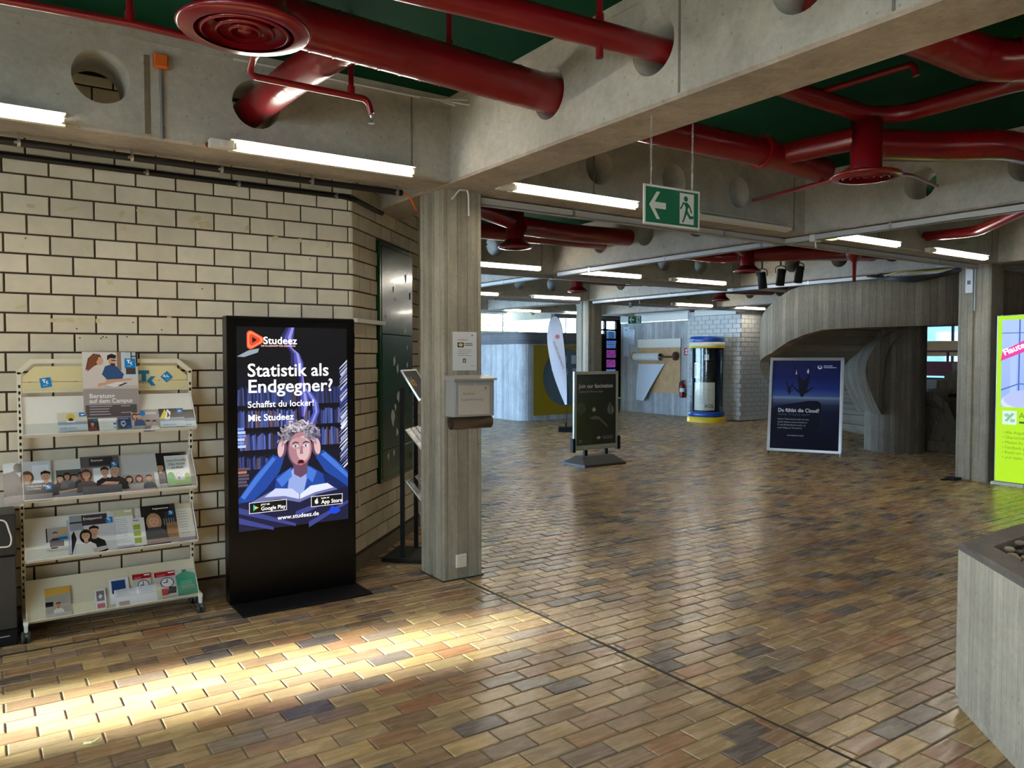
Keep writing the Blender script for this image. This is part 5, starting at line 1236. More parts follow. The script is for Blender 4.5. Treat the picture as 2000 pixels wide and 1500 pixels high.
b = MB(); b.box(-.02, .578, -.045, -.012, 1.852, 1.884); b.build('duct_body', M_white, t, bevel=.002)
b = MB(); b.tube(elbow([(.03, -.02, .62), (.045, -.03, .55), (.03, -.03, .46)], .05), .006, 8); props(b.build('cable_loop', M_white, thing('wall_cable', 'thin white cable loop on the wall beside the totem', 'cable', M=MCW)))

# leaflet stand behind the pillar
SP = Vector((2.680, 5.448, 0)); 
MS = Matrix.Translation(SP) @ Matrix.Rotation(PI / 4, 4, 'Z')      # x along the wall, -y away from it
t = thing('leaflet_stand', 'black leaflet stand with acrylic pockets half hidden behind the front pillar', 'display stand', M=MS)
b = MB(); b.box(-.06, .36, -.20, .16, 0, .03); b.build('base_plate', M_blackm, t, bevel=.006)
for x in (-.02, .325):
    b = MB(); b.box(x, x + .022, -.016, .016, .03, 1.36); b.build('post', M_blackm, t)
hd = thing('header_panel', None, None); hd.parent = t; hd.matrix_local = frame((-.035, -.150, 1.262), (1, 0, 0), Vector((0, .150, .235)))
b = MB()
for a in ((0, .37, 0, .016), (0, .37, .264, .28), (0, .016, .016, .264), (.354, .37, .016, .264)): b.box(*a, -.006, .006)
b.build('frame', M_alu, hd); b = MB(); b.box(.016, .354, .016, .264, -.004, .002); b.build('board', M_blackm, hd)
text('kh', .12, .045, .13, M_orangep, hd, z=.004, bold=.015)
for z in (.86, .46):
    Mx = frame((-.03, -.165, z), (1, 0, 0), Vector((0, .165, .20)))
    b = MB(); b.box(0, .36, 0, .26, -.002, .001, M=Mx); b.box(0, .36, -.002, .002, 0, .05, M=Mx); sh = b.build('acrylic_pocket', M_clear, t)
    for j, (x, c1, c2) in enumerate(((.01, S(40, 70, 120), S(206, 214, 226)), (.13, S(30, 50, 100), S(120, 150, 200)), (.25, S(24, 24, 28), S(214, 200, 150)))):
        if z < .5 and j == 1: continue
        p = Pic(.10, .20, c1 if z > .5 else S(40, 34, 36), th=.01); p.rect(.01, .02, .09, .06, c2); p.rect(.02, .12, .08, .17, lerp(c1, c2, .5))
        Lb = ['blue leaflet stack in the upper pocket of the stand behind the pillar', 'second blue leaflet stack in the same upper pocket', 'black leaflet stack in the upper pocket beside the blue ones', 'dark leaflet stack in the lower pocket of the stand behind the pillar', '', 'cream striped leaflet stack in the lower pocket of the stand behind the pillar'][j + (0 if z > .5 else 3)]
        props(p.build('leaflet_stack', M_printg, None, MS @ Mx @ Matrix.Translation((x, .02, .014)), top=.0008), Lb, 'leaflets')
b = MB(); b.face([(2.485, 5.33, .004), (2.512, 5.318, .004), (2.525, 5.335, .009), (2.498, 5.350, .012)]); b.face([(2.498, 5.350, .012), (2.525, 5.335, .009), (2.520, 5.352, .003)])
props(b.build('paper_scrap', M_paper), 'tiny white paper scrap on the floor by the black leaflet stand', 'litter')
b = MB(); b.tube([(.305, 3.585, .006), (.335, 3.575, .007)], .006, 8); b.tube(elbow([(.335, 3.575, .006), (.345, 3.572, .012), (.362, 3.570, .020)], .01), .003, 6)
props(b.build('crumpled_wrapper', mat('pale_yellow_paper', S(236, 236, 170), .6)), 'small pale yellow wrapper lying on the sunlit pavers', 'litter')
b = MB(); b.box(1.243, 1.262, 5.17, 5.30, 1.0, 1.0 + .001)

# ------------------------------------------------------------------ FREE-STANDING SIGNS
t = thing('pavement_sign', 'dark "Join our fascination" poster sign on a grey water base', 'sign stand', (7.11, 8.83, 0))
PW = .857
b = MB(); b.grid([[(.00, -.27, .0), (.80, -.27, .0), (.80, .27, .0), (.00, .27, .0)], [(.0, -.27, .03), (.80, -.27, .03), (.80, .27, .03), (.0, .27, .03)], [(.10, -.09, .135), (.70, -.09, .135), (.70, .09, .135), (.10, .09, .135)]], 0, False)
b.face([(.10, -.09, .135), (.70, -.09, .135), (.70, .09, .135), (.10, .09, .135)]); b.build('water_base', M_darkgrey, t, bevel=.012, weld=True)
for x in (.20, .60):
    b = MB(); b.box(x, x + .055, -.02, .02, .125, .25); b.build('leg', M_blackm, t)
b = MB(); b.box(.02, PW - .02, -.03, .03, .222, .252); b.build('lower_rail', M_alu, t, bevel=.003)
for x in (-.035, PW - .015):
    b = MB(); b.box(x, x + .05, -.035, .035, .195, .40); b.build('clamp', M_blackm, t, bevel=.004)
b = MB(); z0, z1 = .245, 1.385
for a in ((0, PW, z0, z0 + .045), (0, PW, z1 - .045, z1), (0, .045, z0 + .045, z1 - .045), (PW - .045, PW, z0 + .045, z1 - .045)): b.box(a[0], a[1], -.02, .02, a[2], a[3])
b.build('frame', M_silver, t, bevel=.004)
w, h = PW - .09, z1 - z0 - .09
pc = Pic(w, h, S(44, 46, 42), th=.02)
for q in range(9): pc.ell(w * .44, h * .50, .05 - .004 * q, .05 - .004 * q, lerp(S(50, 52, 46), S(214, 206, 180), (q / 8) ** 2), 24)
pc.poly([(0, 0), (0, h * .36), (w * .10, h * .42), (w * .20, h * .38), (w * .36, h * .24), (w * .42, 0)], S(50, 56, 50)); pc.ell(w * .11, h * .52, w * .11, h * .085, S(70, 80, 72), 24); pc.poly([(w * .18, h * .56), (w * .24, h * .51), (w * .18, h * .46)], S(78, 88, 80)); pc.rect(w * .06, h * .42, w * .14, h * .47, S(64, 72, 66))
pc.poly([(w * .78, h * .50), (w * .84, h * .60), (w * .94, h * .52), (w * .96, h * .46), (w * .88, h * .41), (w * .80, h * .45)], S(110, 116, 108)); pc.poly([(w * .84, h * .58), (w * .86, h * .42), (w * .89, h * .42), (w * .88, h * .55)], S(70, 74, 68))
pc.poly([(w * .32, h * .38), (w * .44, h * .41), (w * .56, h * .40), (w * .80, h * .26), (w * .78, h * .24), (w * .56, h * .36), (w * .40, h * .36)], S(110, 104, 92))
pc.poly([(w * .50, h * .095), (w * .57, h * .12), (w * .62, h * .10), (w * .56, h * .07)], S(190, 190, 180)); pc.lines(w * .66, h * .11, w * .30, 3, h * .018, h * .007, S(130, 130, 122), .15); pc.rect(w * .06, h * .04, w * .13, h * .085, S(96, 100, 92)); pc.lines(w * .16, h * .05, w * .14, 1, 1, h * .006, S(100, 104, 96))
pp = pc.build('poster', M_printg, t, frame((.045, -.012, z0 + .045), (1, 0, 0), (0, 0, 1)), top=.001)
text('Join our fascination', .088, .045, h - .20, M_whitep, pp, z=.002, bold=.006, sx=.97); pc2 = text('Gestalte die Welt von morgen', .044, .045, h - .268, M_greyp, pp, z=.002, sx=.86)

BL_ = Vector((10.72, 8.194, 0)); BR_ = Vector((11.262, 7.19, 0)); rr_ = (BR_ - BL_); PWd = rr_.length; rr_.normalize(); nn_ = Vector((-rr_.y, rr_.x, 0)); nn_ = nn_ if nn_.dot(Vector((1, .5, 0))) > 0 else -nn_
upv = (Vector((0, 0, 1.57)) + nn_ * .28); PHt = upv.length
MF = frame(BL_ + Vector((0, 0, .045)), rr_, upv)
t = thing('poster_stand', 'silver framed leaning poster stand with two falling skydivers on blue', 'sign stand', M=MF)
b = MB(); f = .045
for a in ((0, PWd, 0, f), (0, PWd, PHt - f - .03, PHt - .03), (0, f, f, PHt - f - .03), (PWd - f, PWd, f, PHt - f - .03)): b.box(*a, -.012, .016)
b.build('frame', M_alu, t, bevel=.005)
for x in (.012, PWd - .03):
    q = MB(); q.box(x, x + .018, -.045, 0, -.01, .012); q.build('foot', M_white if x > .5 else M_blackm, t)
hinge_z = PHt * .75
lv = (MF.inverted().to_3x3() @ (nn_ * .52 + Vector((0, 0, -1.18))))
for x in (.03, PWd - .06):
    q = MB(); q.tube([(x, hinge_z, -.02), (x - .02 + lv.x, hinge_z + lv.y, -.02 + lv.z)], .012, 8); q.build('rear_leg', M_blackm, t)
w, h = PWd - 2 * f, PHt - 2 * f - .03
pc = Pic(w, h, S(20, 22, 46), th=.006)
stops = [(1.0, S(30, 32, 62)), (.80, S(26, 30, 82)), (.68, S(34, 48, 108)), (.60, S(60, 80, 128)), (.575, S(120, 134, 150)), (.56, S(88, 98, 118)), (.50, S(44, 50, 74)), (.42, S(26, 28, 50)), (0, S(18, 18, 28))]
for (a, c1), (b_, c2) in zip(stops, stops[1:]): pc.rect(0, h * b_, w, h * a, c2, c1)
dk = S(24, 24, 34)
pc.poly([(0, h * .40), (w * .05, h * .475), (w * .55, h * .545), (w * .68, h * .545), (w * .73, h * .52), (w * .74, h * .46), (w * .72, h * .38), (w * .70, 0), (0, 0)], S(20, 20, 34))
pc.ell(w * .45, h * .612, w * .028, h * .028, dk, 14); pc.poly([(w * .41, h * .62), (w * .40, h * .68), (w * .37, h * .82), (w * .30, h * .95), (w * .34, h * .93), (w * .42, h * .80), (w * .47, h * .77), (w * .52, h * .81), (w * .51, h * .94), (w * .545, h * .93), (w * .56, h * .80), (w * .52, h * .66), (w * .50, h * .62)], dk)
pc.poly([(w * .42, h * .65), (w * .30, h * .72), (w * .29, h * .71), (w * .40, h * .63)], dk); pc.poly([(w * .50, h * .65), (w * .62, h * .71), (w * .625, h * .70), (w * .52, h * .63)], dk); pc.poly([(w * .51, h * .87), (w * .53, h * .91), (w * .545, h * .87), (w * .53, h * .845)], S(190, 190, 206)); pc.poly([(w * .345, h * .84), (w * .355, h * .90), (w * .37, h * .84)], S(170, 170, 190))
pc.ell(w * .26, h * .627, w * .016, h * .015, dk, 12); pc.poly([(w * .235, h * .64), (w * .23, h * .69), (w * .20, h * .765), (w * .215, h * .765), (w * .25, h * .70), (w * .27, h * .70), (w * .315, h * .755), (w * .32, h * .745), (w * .285, h * .68), (w * .28, h * .64)], dk); pc.poly([(w * .24, h * .65), (w * .185, h * .67), (w * .24, h * .64)], dk); pc.poly([(w * .27, h * .65), (w * .34, h * .67), (w * .27, h * .635)], dk)
for q in range(16): pc.ell(w * (.02 + .055 * (q % 8)) + .012, h * (.82 if q < 8 else .62) , .001, .001, dk, 5)
for a in range(12): pc.poly([(w * .70 + .036 * math.cos(t0), h * .925 + .036 * math.sin(t0)) for t0 in (2.4 + a * .33, 2.75 + a * .33)] + [(w * .70 + .020 * math.cos(t0), h * .928 + .020 * math.sin(t0)) for t0 in (2.75 + a * .33, 2.4 + a * .33)], S(226, 226, 232))
pc.ell(w * .71, h * .938, .009, .009, S(226, 226, 232), 10)
sp_ = pc.build('poster', M_dull, t, Matrix.Translation((f, f, .004)), top=.0012)
for s_, y in (('Universität', .932), ('Rechenzentrum', .914)): text(s_, .030, w * .755, h * y, M_whitep, sp_, z=.002, bold=.01)
text('Du fühlst die Cloud?', .086, w * .10, h * .415, M_whitep, sp_, z=.002, bold=.007, sx=.90); text('Deine Träume auch?', .060, w * .10, h * .375, mat('dim_grey_print', S(70, 72, 86), .6), sp_, z=.002)
for i, s_ in enumerate(('Unsere Teams beraten dich mit dem', 'dualen Studium unseres Instituts in', 'IT und Wirtschaftsinformatik, ein', 'neuer Weg zum Traumberuf')): text(s_, .040, w * .10, h * (.325 - .033 * i), M_greyp, sp_, z=.002, bold=.004, sx=.82)
text('traumjobcloud.de', .036, w * .25, h * .145, M_greyp, sp_, z=.002, bold=.008)

t = thing('beach_flag', 'white teardrop beach flag on a black base before the middle pillar', 'flag', (10.24, 12.98, 0))
t.rotation_euler = (0, 0, -YAW)
b = MB(); b.box(-.16, .18, -.14, .14, 0, .11); b.build('base_block', M_blackm, t, bevel=.01)
b = MB(); b.tube(elbow([(0, 0, .10), (0, 0, .2)], .02), .02, 10); b.build('base_socket', M_blackm, t)
pole = [(.02, 0, .10), (.022, 0, .9), (.0, 0, 1.5), (-.05, 0, 2.0), (-.11, 0, 2.32), (-.20, 0, 2.47), (-.30, 0, 2.44), (-.37, 0, 2.30)]
def smooth(P, n=6):
    P = [Vector(p) for p in P]; out = []
    for i in range(len(P) - 1):
        p0, p1, p2, p3 = P[max(i - 1, 0)], P[i], P[i + 1], P[min(i + 2, len(P) - 1)]
        for k in range(n):
            q = k / n; out.append(.5 * ((2 * p1) + (p2 - p0) * q + (2 * p0 - 5 * p1 + 4 * p2 - p3) * q * q + (3 * p1 - p0 - 3 * p2 + p3) * q ** 3))
    return out + [P[-1]]
pl = smooth(pole); b = MB(); b.tube(pl, .008, 8); b.build('pole', M_blackm, t)
left = smooth([(-.37, 0, 2.30), (-.40, 0, 2.08), (-.385, 0, 1.80), (-.30, 0, 1.35), (-.17, 0, .95), (-.02, 0, .58)])
right = [p for p in pl if p.z > .58]
b = MB()
def at_z(path, z):
    for a, c in zip(path, path[1:]):
        if (a.z - z) * (c.z - z) <= 0 and abs(a.z - c.z) > 1e-6: return a.x + (c.x - a.x) * (z - a.z) / (c.z - a.z)
    return path[0].x
rows = []
topz = 2.465
for i in range(41):
    z = .58 + (topz - .58) * i / 40
    xr = at_z([p for p in pl if p.x > -.215], z)
    xl = at_z(left, z) if z < 2.30 else at_z([p for p in pl if p.x <= -.20], z)
    rows.append([(xl + (xr - xl) * k / 8, .012 * math.sin(k / 8 * PI + z * 2), z) for k in range(9)])
b.grid(rows, 0, True, False); b.grid([[(p[0], p[1] + .004, p[2]) for p in r] for r in rows], 0, True, False); b.build('flag_cloth', mat('white_flag_cloth', S(214, 218, 230), .8), t)
q = MB(); q.lathe([(.045, -.016), (.045, -.020)], (-.185, 0, 2.03), 16, axis='y'); q.build('red_emblem', mat('pale_red_print', S(190, 110, 120), .7), t)
text('studierendenwerk', .085, 0, 0, M_inkg, t, M=frame((-.285, -.022, 1.92), Vector((.35, 0, -.94)), Vector((.94, 0, .35))))

# backlit advertising box, right edge
t = thing('lightbox_sign', 'glowing lime green advertising lightbox beside the right hand pillar', 'advertising sign', (10.47, 4.585, 0))
LW, LH = 1.05, 2.06
b = MB(); b.box(.0, .12, -LW, 0, .035, 2.118); b.build('case', M_alu, t, bevel=.005)
b = MB(); b.box(-.02, .16, -.34, .03, 0, .035); b.build('foot', M_white, t)
b = MB(); b.box(-.02, .16, -LW + .05, -LW + .35, 0, .035); b.build('foot', M_white, t)
LG = S(178, 232, 24)
pc = Pic(LW - .02, LH, LG, th=.002, back=S(120, 160, 20))
ix0, iz0, iz1 = .052, .93, 2.012
pc.rect(ix0, iz0, LW - .06, iz1, S(150, 178, 246), S(176, 200, 250)); pc.rect(ix0 + .19, iz0, ix0 + .205, iz1, S(60, 90, 190)); pc.rect(ix0 + .10, iz0, ix0 + .17, iz1, S(176, 200, 250)); pc.rect(ix0 + .26, iz0, ix0 + .33, iz1, S(206, 222, 255)); pc.rect(ix0, iz1 - .17, LW - .06, iz1 - .16, S(70, 100, 196))
pc.poly([(ix0, iz0 + .22), (ix0 + .2, iz0 + .30), (ix0 + .5, iz0 + .28), (ix0 + .5, iz0 + .27), (ix0 + .2, iz0 + .285), (ix0, iz0 + .20)], S(80, 110, 190))
pc.ell(ix0 + .36, iz0 + .06, .36, .16, S(214, 222, 246), 30); pc.ell(ix0 + .36, iz0 + .10, .33, .125, S(184, 196, 240), 30); pc.rect(ix0, iz0 - .12, LW - .06, iz0, LG)
pc.poly([(.04, 1.50), (.55, 1.72), (.51, 1.87), (.06, 1.62)][::1], S(232, 60, 160))
pc.rect(.075, .715, .235, .885, S(214, 238, 226)); pc.poly([(.10, .76), (.18, .86), (.21, .85), (.13, .75)], S(130, 190, 150)); pc.ell(.125, .83, .03, .022, S(150, 200, 160), 12); pc.ell(.19, .765, .03, .022, S(150, 200, 160), 12)
pc.rect(.265, .735, .60, .76, S(60, 90, 60))
lb = pc.build('light_panel', M_screen, t, frame((-.002, -.010, .048), (0, -1, 0), (0, 0, 1)), top=.002)
text('Flaute in der Kasse?', .105, 0, 0, M_scrwhite, lb, M=Matrix.Translation((.085, 1.568, .003)) @ Matrix.Rotation(.42, 4, 'Z'), bold=.02)
M_lime = mat('olive_lettering', S(96, 130, 40), emit=.5)
text('App', .10, .26, .80, M_lime, lb, z=.003)
for i, s_ in enumerate(('Alle Angebote', 'Übersichtliche', 'Mieten für alle', 'Feedback geben', 'Rund um die Uhr', 'und vieles mehr')): text('• ' + s_, .05, .08, .60 - .062 * i, M_lime, lb, z=.003)

# ------------------------------------------------------------------ PLANTER
pzt = .753
PA = Vector((3.654, 1.744)); e1 = (Vector((3.262, 1.33)) - PA).normalized(); e2 = (Vector((4.378, 1.777)) - PA).normalized()
# outline: left face runs towards the viewer along e1, rear face runs along e2
P0 = PA; Pm1 = PA + e1 * 1.15; Pp1 = PA + e2 * 1.5
poly = [P0, Pp1, Pp1 + Vector((.5, -.9)), Pm1 + Vector((.9, -.55)), Pm1]
ctr = sum((Vector(p) for p in poly), Vector((0, 0))) / 5
def inset(d):
    out = []
    n = len(poly)
    for i in range(n):
        a, b_, c = poly[i - 1], poly[i], poly[(i + 1) % n]
        d1, d2 = (b_ - a).normalized(), (c - b_).normalized()
        n1, n2 = Vector((d1.y, -d1.x)), Vector((d2.y, -d2.x))
        if n1.dot(ctr - b_) < 0: n1 = -n1
        if n2.dot(ctr - b_) < 0: n2 = -n2
        k = (n1 + n2); out.append(b_ + k * (d / max(.3, k.dot(n1))))
    return out
I0, I1, I2 = poly, inset(.012), inset(.125)
t = thing('concrete_planter', 'pale angular concrete planter with a dark rim, cut by the frame corner', 'planter', (0, 0, 0))
b = MB()
b.grid([[(p.x, p.y, 0) for p in inset(.012)], [(p.x, p.y, .045) for p in inset(.012)], [(p.x, p.y, .05) for p in I0], [(p.x, p.y, pzt - .03) for p in I0]], 0, False)
b.build('trough', M_planter, t)
b = MB()
b.grid([[(p.x, p.y, pzt - .03) for p in I0], [(p.x, p.y, pzt - .008) for p in I0], [(p.x, p.y, pzt) for p in I1], [(p.x, p.y, pzt) for p in I2], [(p.x, p.y, pzt - .10) for p in I2]], 0, False); b.build('rim', M_plantrim, t)
b = MB(); b.face([(p.x, p.y, pzt - .04) for p in I2]); b.build('soil_bed', M_gap, t)
b = MB(); b.box(0, .62, .14, .17, -.065, -.018); 
rl = random.Random(2); q = MB(); rn = []
cx, cy = sum(p.x for p in I2) / 5, sum(p.y for p in I2) / 5
made = 0
while made < 620:
    x, y = rl.uniform(3.3, 5.0), rl.uniform(.5, 1.72)
    ok = True
    for i in range(5):
        a, c = I2[i], I2[(i + 1) % 5]; nrm = Vector((-(c - a).y, (c - a).x)); 
        if nrm.dot(Vector((cx, cy)) - a) < 0: nrm = -nrm
        if nrm.normalized().dot(Vector((x, y)) - a) < .018: ok = False
    if not ok: continue
    n0 = len(q.f); s = rl.uniform(.014, .024); q.ball((x, y, pzt - .030 + rl.random() * .02), s, 4, 0, (rl.uniform(.9, 1.3), rl.uniform(.8, 1.1), .65)); rn += [rl.random()] * (len(q.f) - n0); made += 1
pb = q.build('pebbles', M_pebble, t, kind='stuff'); at = pb.data.attributes.new('rnd', 'FLOAT', 'FACE'); at.data.foreach_set('value', rn)

# ------------------------------------------------------------------ ADVERTISING CYLINDER
LCx, LCy = 14.76, 13.09
t = thing('advertising_cylinder', 'round advertising cylinder with blue caps, yellow foot and posters behind glass', 'advertising column', (LCx, LCy, 0))
b = MB(); b.lathe([(.47, 0), (.47, .11), (.44, .137)], (0, 0, 0), 48); b.build('foot_ring', M_yellow, t)
b = MB(); b.lathe([(.43, .137), (.44, .16), (.44, .24), (.42, .26)], (0, 0, 0), 48); b.build('blue_base', M_blue, t)
b = MB(); b.lathe([(.392, .26), (.392, 1.82)], (0, 0, 0), 48); b.build('core', M_blackm, t)
b = MB(); b.lathe([(.42, 1.815), (.43, 1.82), (.43, 1.85), (.42, 1.855)], (0, 0, 0), 48); b.build('yellow_band', M_yellow, t)
b = MB(); b.lathe([(.425, 1.855), (.43, 1.86), (.43, 1.955), (.42, 1.96)], (0, 0, 0), 48); b.build('cream_band', M_cream, t)
b = MB(); b.lathe([(.40, 1.96), (.405, 1.97), (.405, 2.09), (.38, 2.10)], (0, 0, 0), 48); b.build('blue_cap', M_blue, t)
afc = math.atan2(-LCy, -LCx)      # towards the viewer
class CPic:
    def __init__(s, r): s.r = r; s.b = MB(); s.k = 0
    def quad(s, u0, v0, u1, v1, col, u0b=None, u1b=None):
        """strip from bottom (u0..u1 at v0) to top (u0b..u1b at v1); u in metres to the right seen from outside"""
        s.k += 1; u0b = u0 if u0b is None else u0b; u1b = u1 if u1b is None else u1b; n = max(1, int(abs(u1 - u0) / .04)); m = max(1, int(abs(v1 - v0) / .3)); r = s.r + s.k * .00008
        P = lambda u, v: (r * math.cos(afc + u / s.r), r * math.sin(afc + u / s.r), v)
        for i in range(n):
            f0, f1 = i / n, (i + 1) / n
            s.b.face([P(u0 + (u1 - u0) * f0, v0), P(u0 + (u1 - u0) * f1, v0), P(u0b + (u1b - u0b) * f1, v1), P(u0b + (u1b - u0b) * f0, v1)], 0, True, col)
        return s
cp = CPic(.394); rc = random.Random(4)
cp.quad(-.36, .27, .24, 1.80, S(16, 20, 20))
for q in range(40):
    a = rc.uniform(-.1, 1.5); l0, l1 = rc.uniform(.05, .2), rc.uniform(.25, .75); ox, oy = -.20, 1.22
    c = rc.choice([S(80, 140, 100), S(50, 160, 100), S(110, 140, 124), S(150, 166, 150), S(170, 90, 84), S(40, 90, 70)])
    for sgn in (1, -1):
        x0, y0, x1, y1 = ox + l0 * math.cos(a), oy + sgn * l0 * math.sin(a), ox + l1 * math.cos(a), oy + sgn * l1 * math.sin(a) * .7
        if x1 > .235: f_ = (.235 - x0) / (x1 - x0); x1, y1 = .235, y0 + (y1 - y0) * f_
        if abs(y1 - y0) > .02 and .95 < y1 < 1.78 and x1 > x0: cp.quad(x0, y0, x0 + .012, y1, c, x1, x1 + .012)
cp.quad(-.33, 1.08, -.19, 1.46, S(232, 230, 224)); cp.quad(-.31, 1.12, -.21, 1.43, S(110, 84, 70)); cp.quad(-.27, 1.14, -.22, 1.38, S(200, 160, 130)); cp.quad(-.06, 1.52, .05, 1.66, S(170, 184, 180))
cp.quad(-.32, .30, .20, .98, S(206, 200, 172)); 
for q in range(9): cp.quad(-.22, .82 - q * .045, .04 + .05 * rc.random(), .835 - q * .045, S(160, 154, 132))
cp.quad(.26, .27, .34, 1.80, S(20, 34, 62)); cp.quad(.36, .27, .46, 1.80, S(36, 36, 40)); cp.quad(.38, 1.2, .44, 1.5, S(150, 146, 140)); cp.quad(-.46, .27, -.38, 1.80, S(60, 84, 110))
cpo = cp.b.build('poster_wrap', M_printg, t)
text('BCG', .105, 0, 0, M_ink, t, M=Matrix.Translation((.403 * math.cos(afc + .15), .403 * math.sin(afc + .15), .37)) @ frame((0, 0, 0), (-math.sin(afc + .15), math.cos(afc + .15), 0), (0, 0, 1)), bold=.02, align='CENTER')
b = MB(); b.lathe([(.42, .26), (.42, 1.815)], (0, 0, 0), 48, cap=False); b.build('glass_drum', M_clear, t)

# ------------------------------------------------------------------ YELLOW BOOTH
t = thing('porter_booth', 'rounded concrete booth with a yellow front and a round window, far left', 'booth', (0, 0, 0))
bx0, bx1, by0, by1, bh = 11.0, 13.42, 15.72, 18.3, 2.22
def rrect(x0, x1, y0, y1, r, n=6):
    out = []
    for cx, cy, a in ((x0 + r, y0 + r, PI), (x1 - r, y0 + r, 1.5 * PI), (x1 - r, y1 - r, 0), (x0 + r, y1 - r, .5 * PI)):
        out += [(cx + r * math.cos(a + PI / 2 * i / n), cy + r * math.sin(a + PI / 2 * i / n)) for i in range(n + 1)]
    return out
rr1, rr2 = rrect(bx0, bx1, by0, by1, .28), rrect(bx0 - .03, bx1 + .03, by0 - .03, by1 + .03, .30)
b = MB(); b.grid([[(x, y, 0) for x, y in rr1], [(x, y, bh - .30) for x, y in rr1]], 0, False); b.build('wall_shell', M_wallc, t)
b = MB(); b.grid([[(x, y, bh - .30) for x, y in rr2], [(x, y, bh - .03) for x, y in rr2], [(x, y, bh) for x, y in rr1]], 0, False); b.face([(x, y, bh) for x, y in rr1]); b.face([(x, y, bh - .30) for x, y in rr2]); b.build('roof_band', concrete('roof_band_concrete', S(110, 110, 112), boards=.07, horiz=True), t)
# yellow front plate with a round opening
yc, zc, rw = 12.40, 1.08, .74; fx0, fx1, fz0, fz1 = 11.36, 13.2, .12, bh - .32; yy = by0 - .012
ang = sorted([2 * PI * k / 48 for k in range(48)] + [math.atan2(z - zc, x - yc) % (2 * PI) for x in (fx0, fx1) for z in (fz0, fz1)])
ou, inn = [], []
for a in ang:
    ct, st = math.cos(a), math.sin(a); k = min(((fx1 - yc) / ct if ct > 1e-6 else (fx0 - yc) / ct if ct < -1e-6 else 1e9), ((fz1 - zc) / st if st > 1e-6 else (fz0 - zc) / st if st < -1e-6 else 1e9))
    ou.append((yc + k * ct, yy, zc + k * st)); inn.append((yc + rw * ct, yy, zc + rw * st))
b = MB(); b.grid([ou, inn], 0, False); b.grid([inn, [(p[0], yy + .05, p[2]) for p in inn]], 0, True); b.build('yellow_front', mat('ochre_yellow_paint', S(150, 124, 14), .5), t)
b = MB(); b.face([(yc + rw * math.cos(2 * PI * k / 48), yy + .011, zc + rw * math.sin(2 * PI * k / 48)) for k in range(48)]); wg = b.build('round_window', mat('grey_blue_window', S(86, 104, 112), .12), t)
b = MB()
for k in range(24):
    pass
b.lathe([(.17, 0), (.20, -.012), (.20, .012), (.17, .012)], (yc - .16, yy - .004, zc + .13), 28, axis='y', cap=False); b.build('speaking_ring', M_alu, t)
for i, (x, z, w_, h_, c) in enumerate(((yc - .46, 1.25, .20, .30, S(190, 206, 226)), (yc - .10, 1.42, .12, .2, S(214, 220, 230)), (yc + .22, 1.0, .14, .3, S(206, 214, 224)), (yc + .18, 1.42, .15, .22, S(200, 206, 214)), (yc - .13, .42, .22, .42, S(30, 64, 66)))):
    p = Pic(w_, h_, c, th=.001); p.lines(w_ * .15, h_ * .8, w_ * .6, 4, h_ * .15, h_ * .03, lerp(c, S(60, 70, 90), .4)); p.build('window_notice', M_print, t, frame((x, yy + .008, z), (1, 0, 0), (0, 0, 1)), top=.001)

# ------------------------------------------------------------------ BACK WALL FITTINGS
XW = 15.6
XW -= .006
t = thing('paper_roll_board', 'plywood board with a torn paper roll on the grey concrete wall', 'board', (0, 0, 0))
b = MB(); b.box(XW - .03, XW, 14.74, 16.36, .62, 1.86); b.build('plywood_panel', M_wood, t)
b = MB(); b.box(XW - .045, XW, 14.72, 16.38, 1.86, 2.10); b.build('header_strip', M_white, t, bevel=.004)
b = MB(); b.box(XW - .06, XW - .03, 14.72, 16.38, 1.40, 1.44); b.box(XW - .05, XW - .03, 14.74, 16.36, .60, .64); b.build('batten', M_wood, t)
b = MB(); b.lathe([(.10, 0), (.11, .01), (.11, 1.02), (.10, 1.03), (.03, 1.03), (.03, 0)], (XW - .15, 15.36, 1.60), 28, axis='y', cap=False); b.build('paper_roll', M_paper, t)
b = MB(); b.tube([(XW - .15, 14.80, 1.60), (XW - .15, 16.44, 1.60)], .028, 12); b.build('spindle', mat('dark_brown_wood', S(70, 46, 30), .5), t)
for y in (14.80, 16.42):
    b = MB(); b.lathe([(.001, -.02), (.12, -.02), (.12, .02), (.001, .02)], (XW - .15, y, 1.62), 24, axis='y', cap=False); b.build('end_disc', mat('brown_wood_disc', S(104, 72, 46), .5) if y < 15 else M_wood, t)
b = MB(); rows = []
for i in range(13):
    v = i / 12; z = 1.42 - 1.05 * v; yr = 15.28 + .62 * v ** .85; yl = 16.33 + .03 * v
    rows.append([(XW - .055 - .10 * v * (.5 + .5 * math.sin(k / 10 * 5 + v * 3)) - (.12 * v if k > 8 else 0), yl + (yr - yl) * k / 10, z - .03 * math.sin(k / 10 * PI) * v) for k in range(11)])
b.grid(rows, 0, True, False); b.build('torn_sheet', mat('bluish_paper', S(214, 222, 232), .7), t)
t = thing('fire_extinguisher', 'small red fire extinguisher on the concrete wall right of the paper roll board', 'fire extinguisher', (XW - .09, 14.60, .50))
b = MB(); b.lathe([(.05, 0), (.072, .012), (.075, .03), (.075, .33), (.06, .375), (.028, .40), (.028, .42)], (0, 0, 0), 20); b.build('cylinder', M_red, t)
b = MB(); b.box(-.015, .015, -.05, .04, .43, .455); b.box(-.012, .012, -.07, .03, .465, .478); b.tube([(0, 0, .415), (0, 0, .45)], .018, 10); b.build('valve_handle', M_blackm, t)
b = MB(); b.tube(elbow([(0, .03, .44), (0, .10, .42), (-.02, .10, .25), (-.02, .08, .12)], .05), .009, 8); b.build('hose', M_blackm, t)
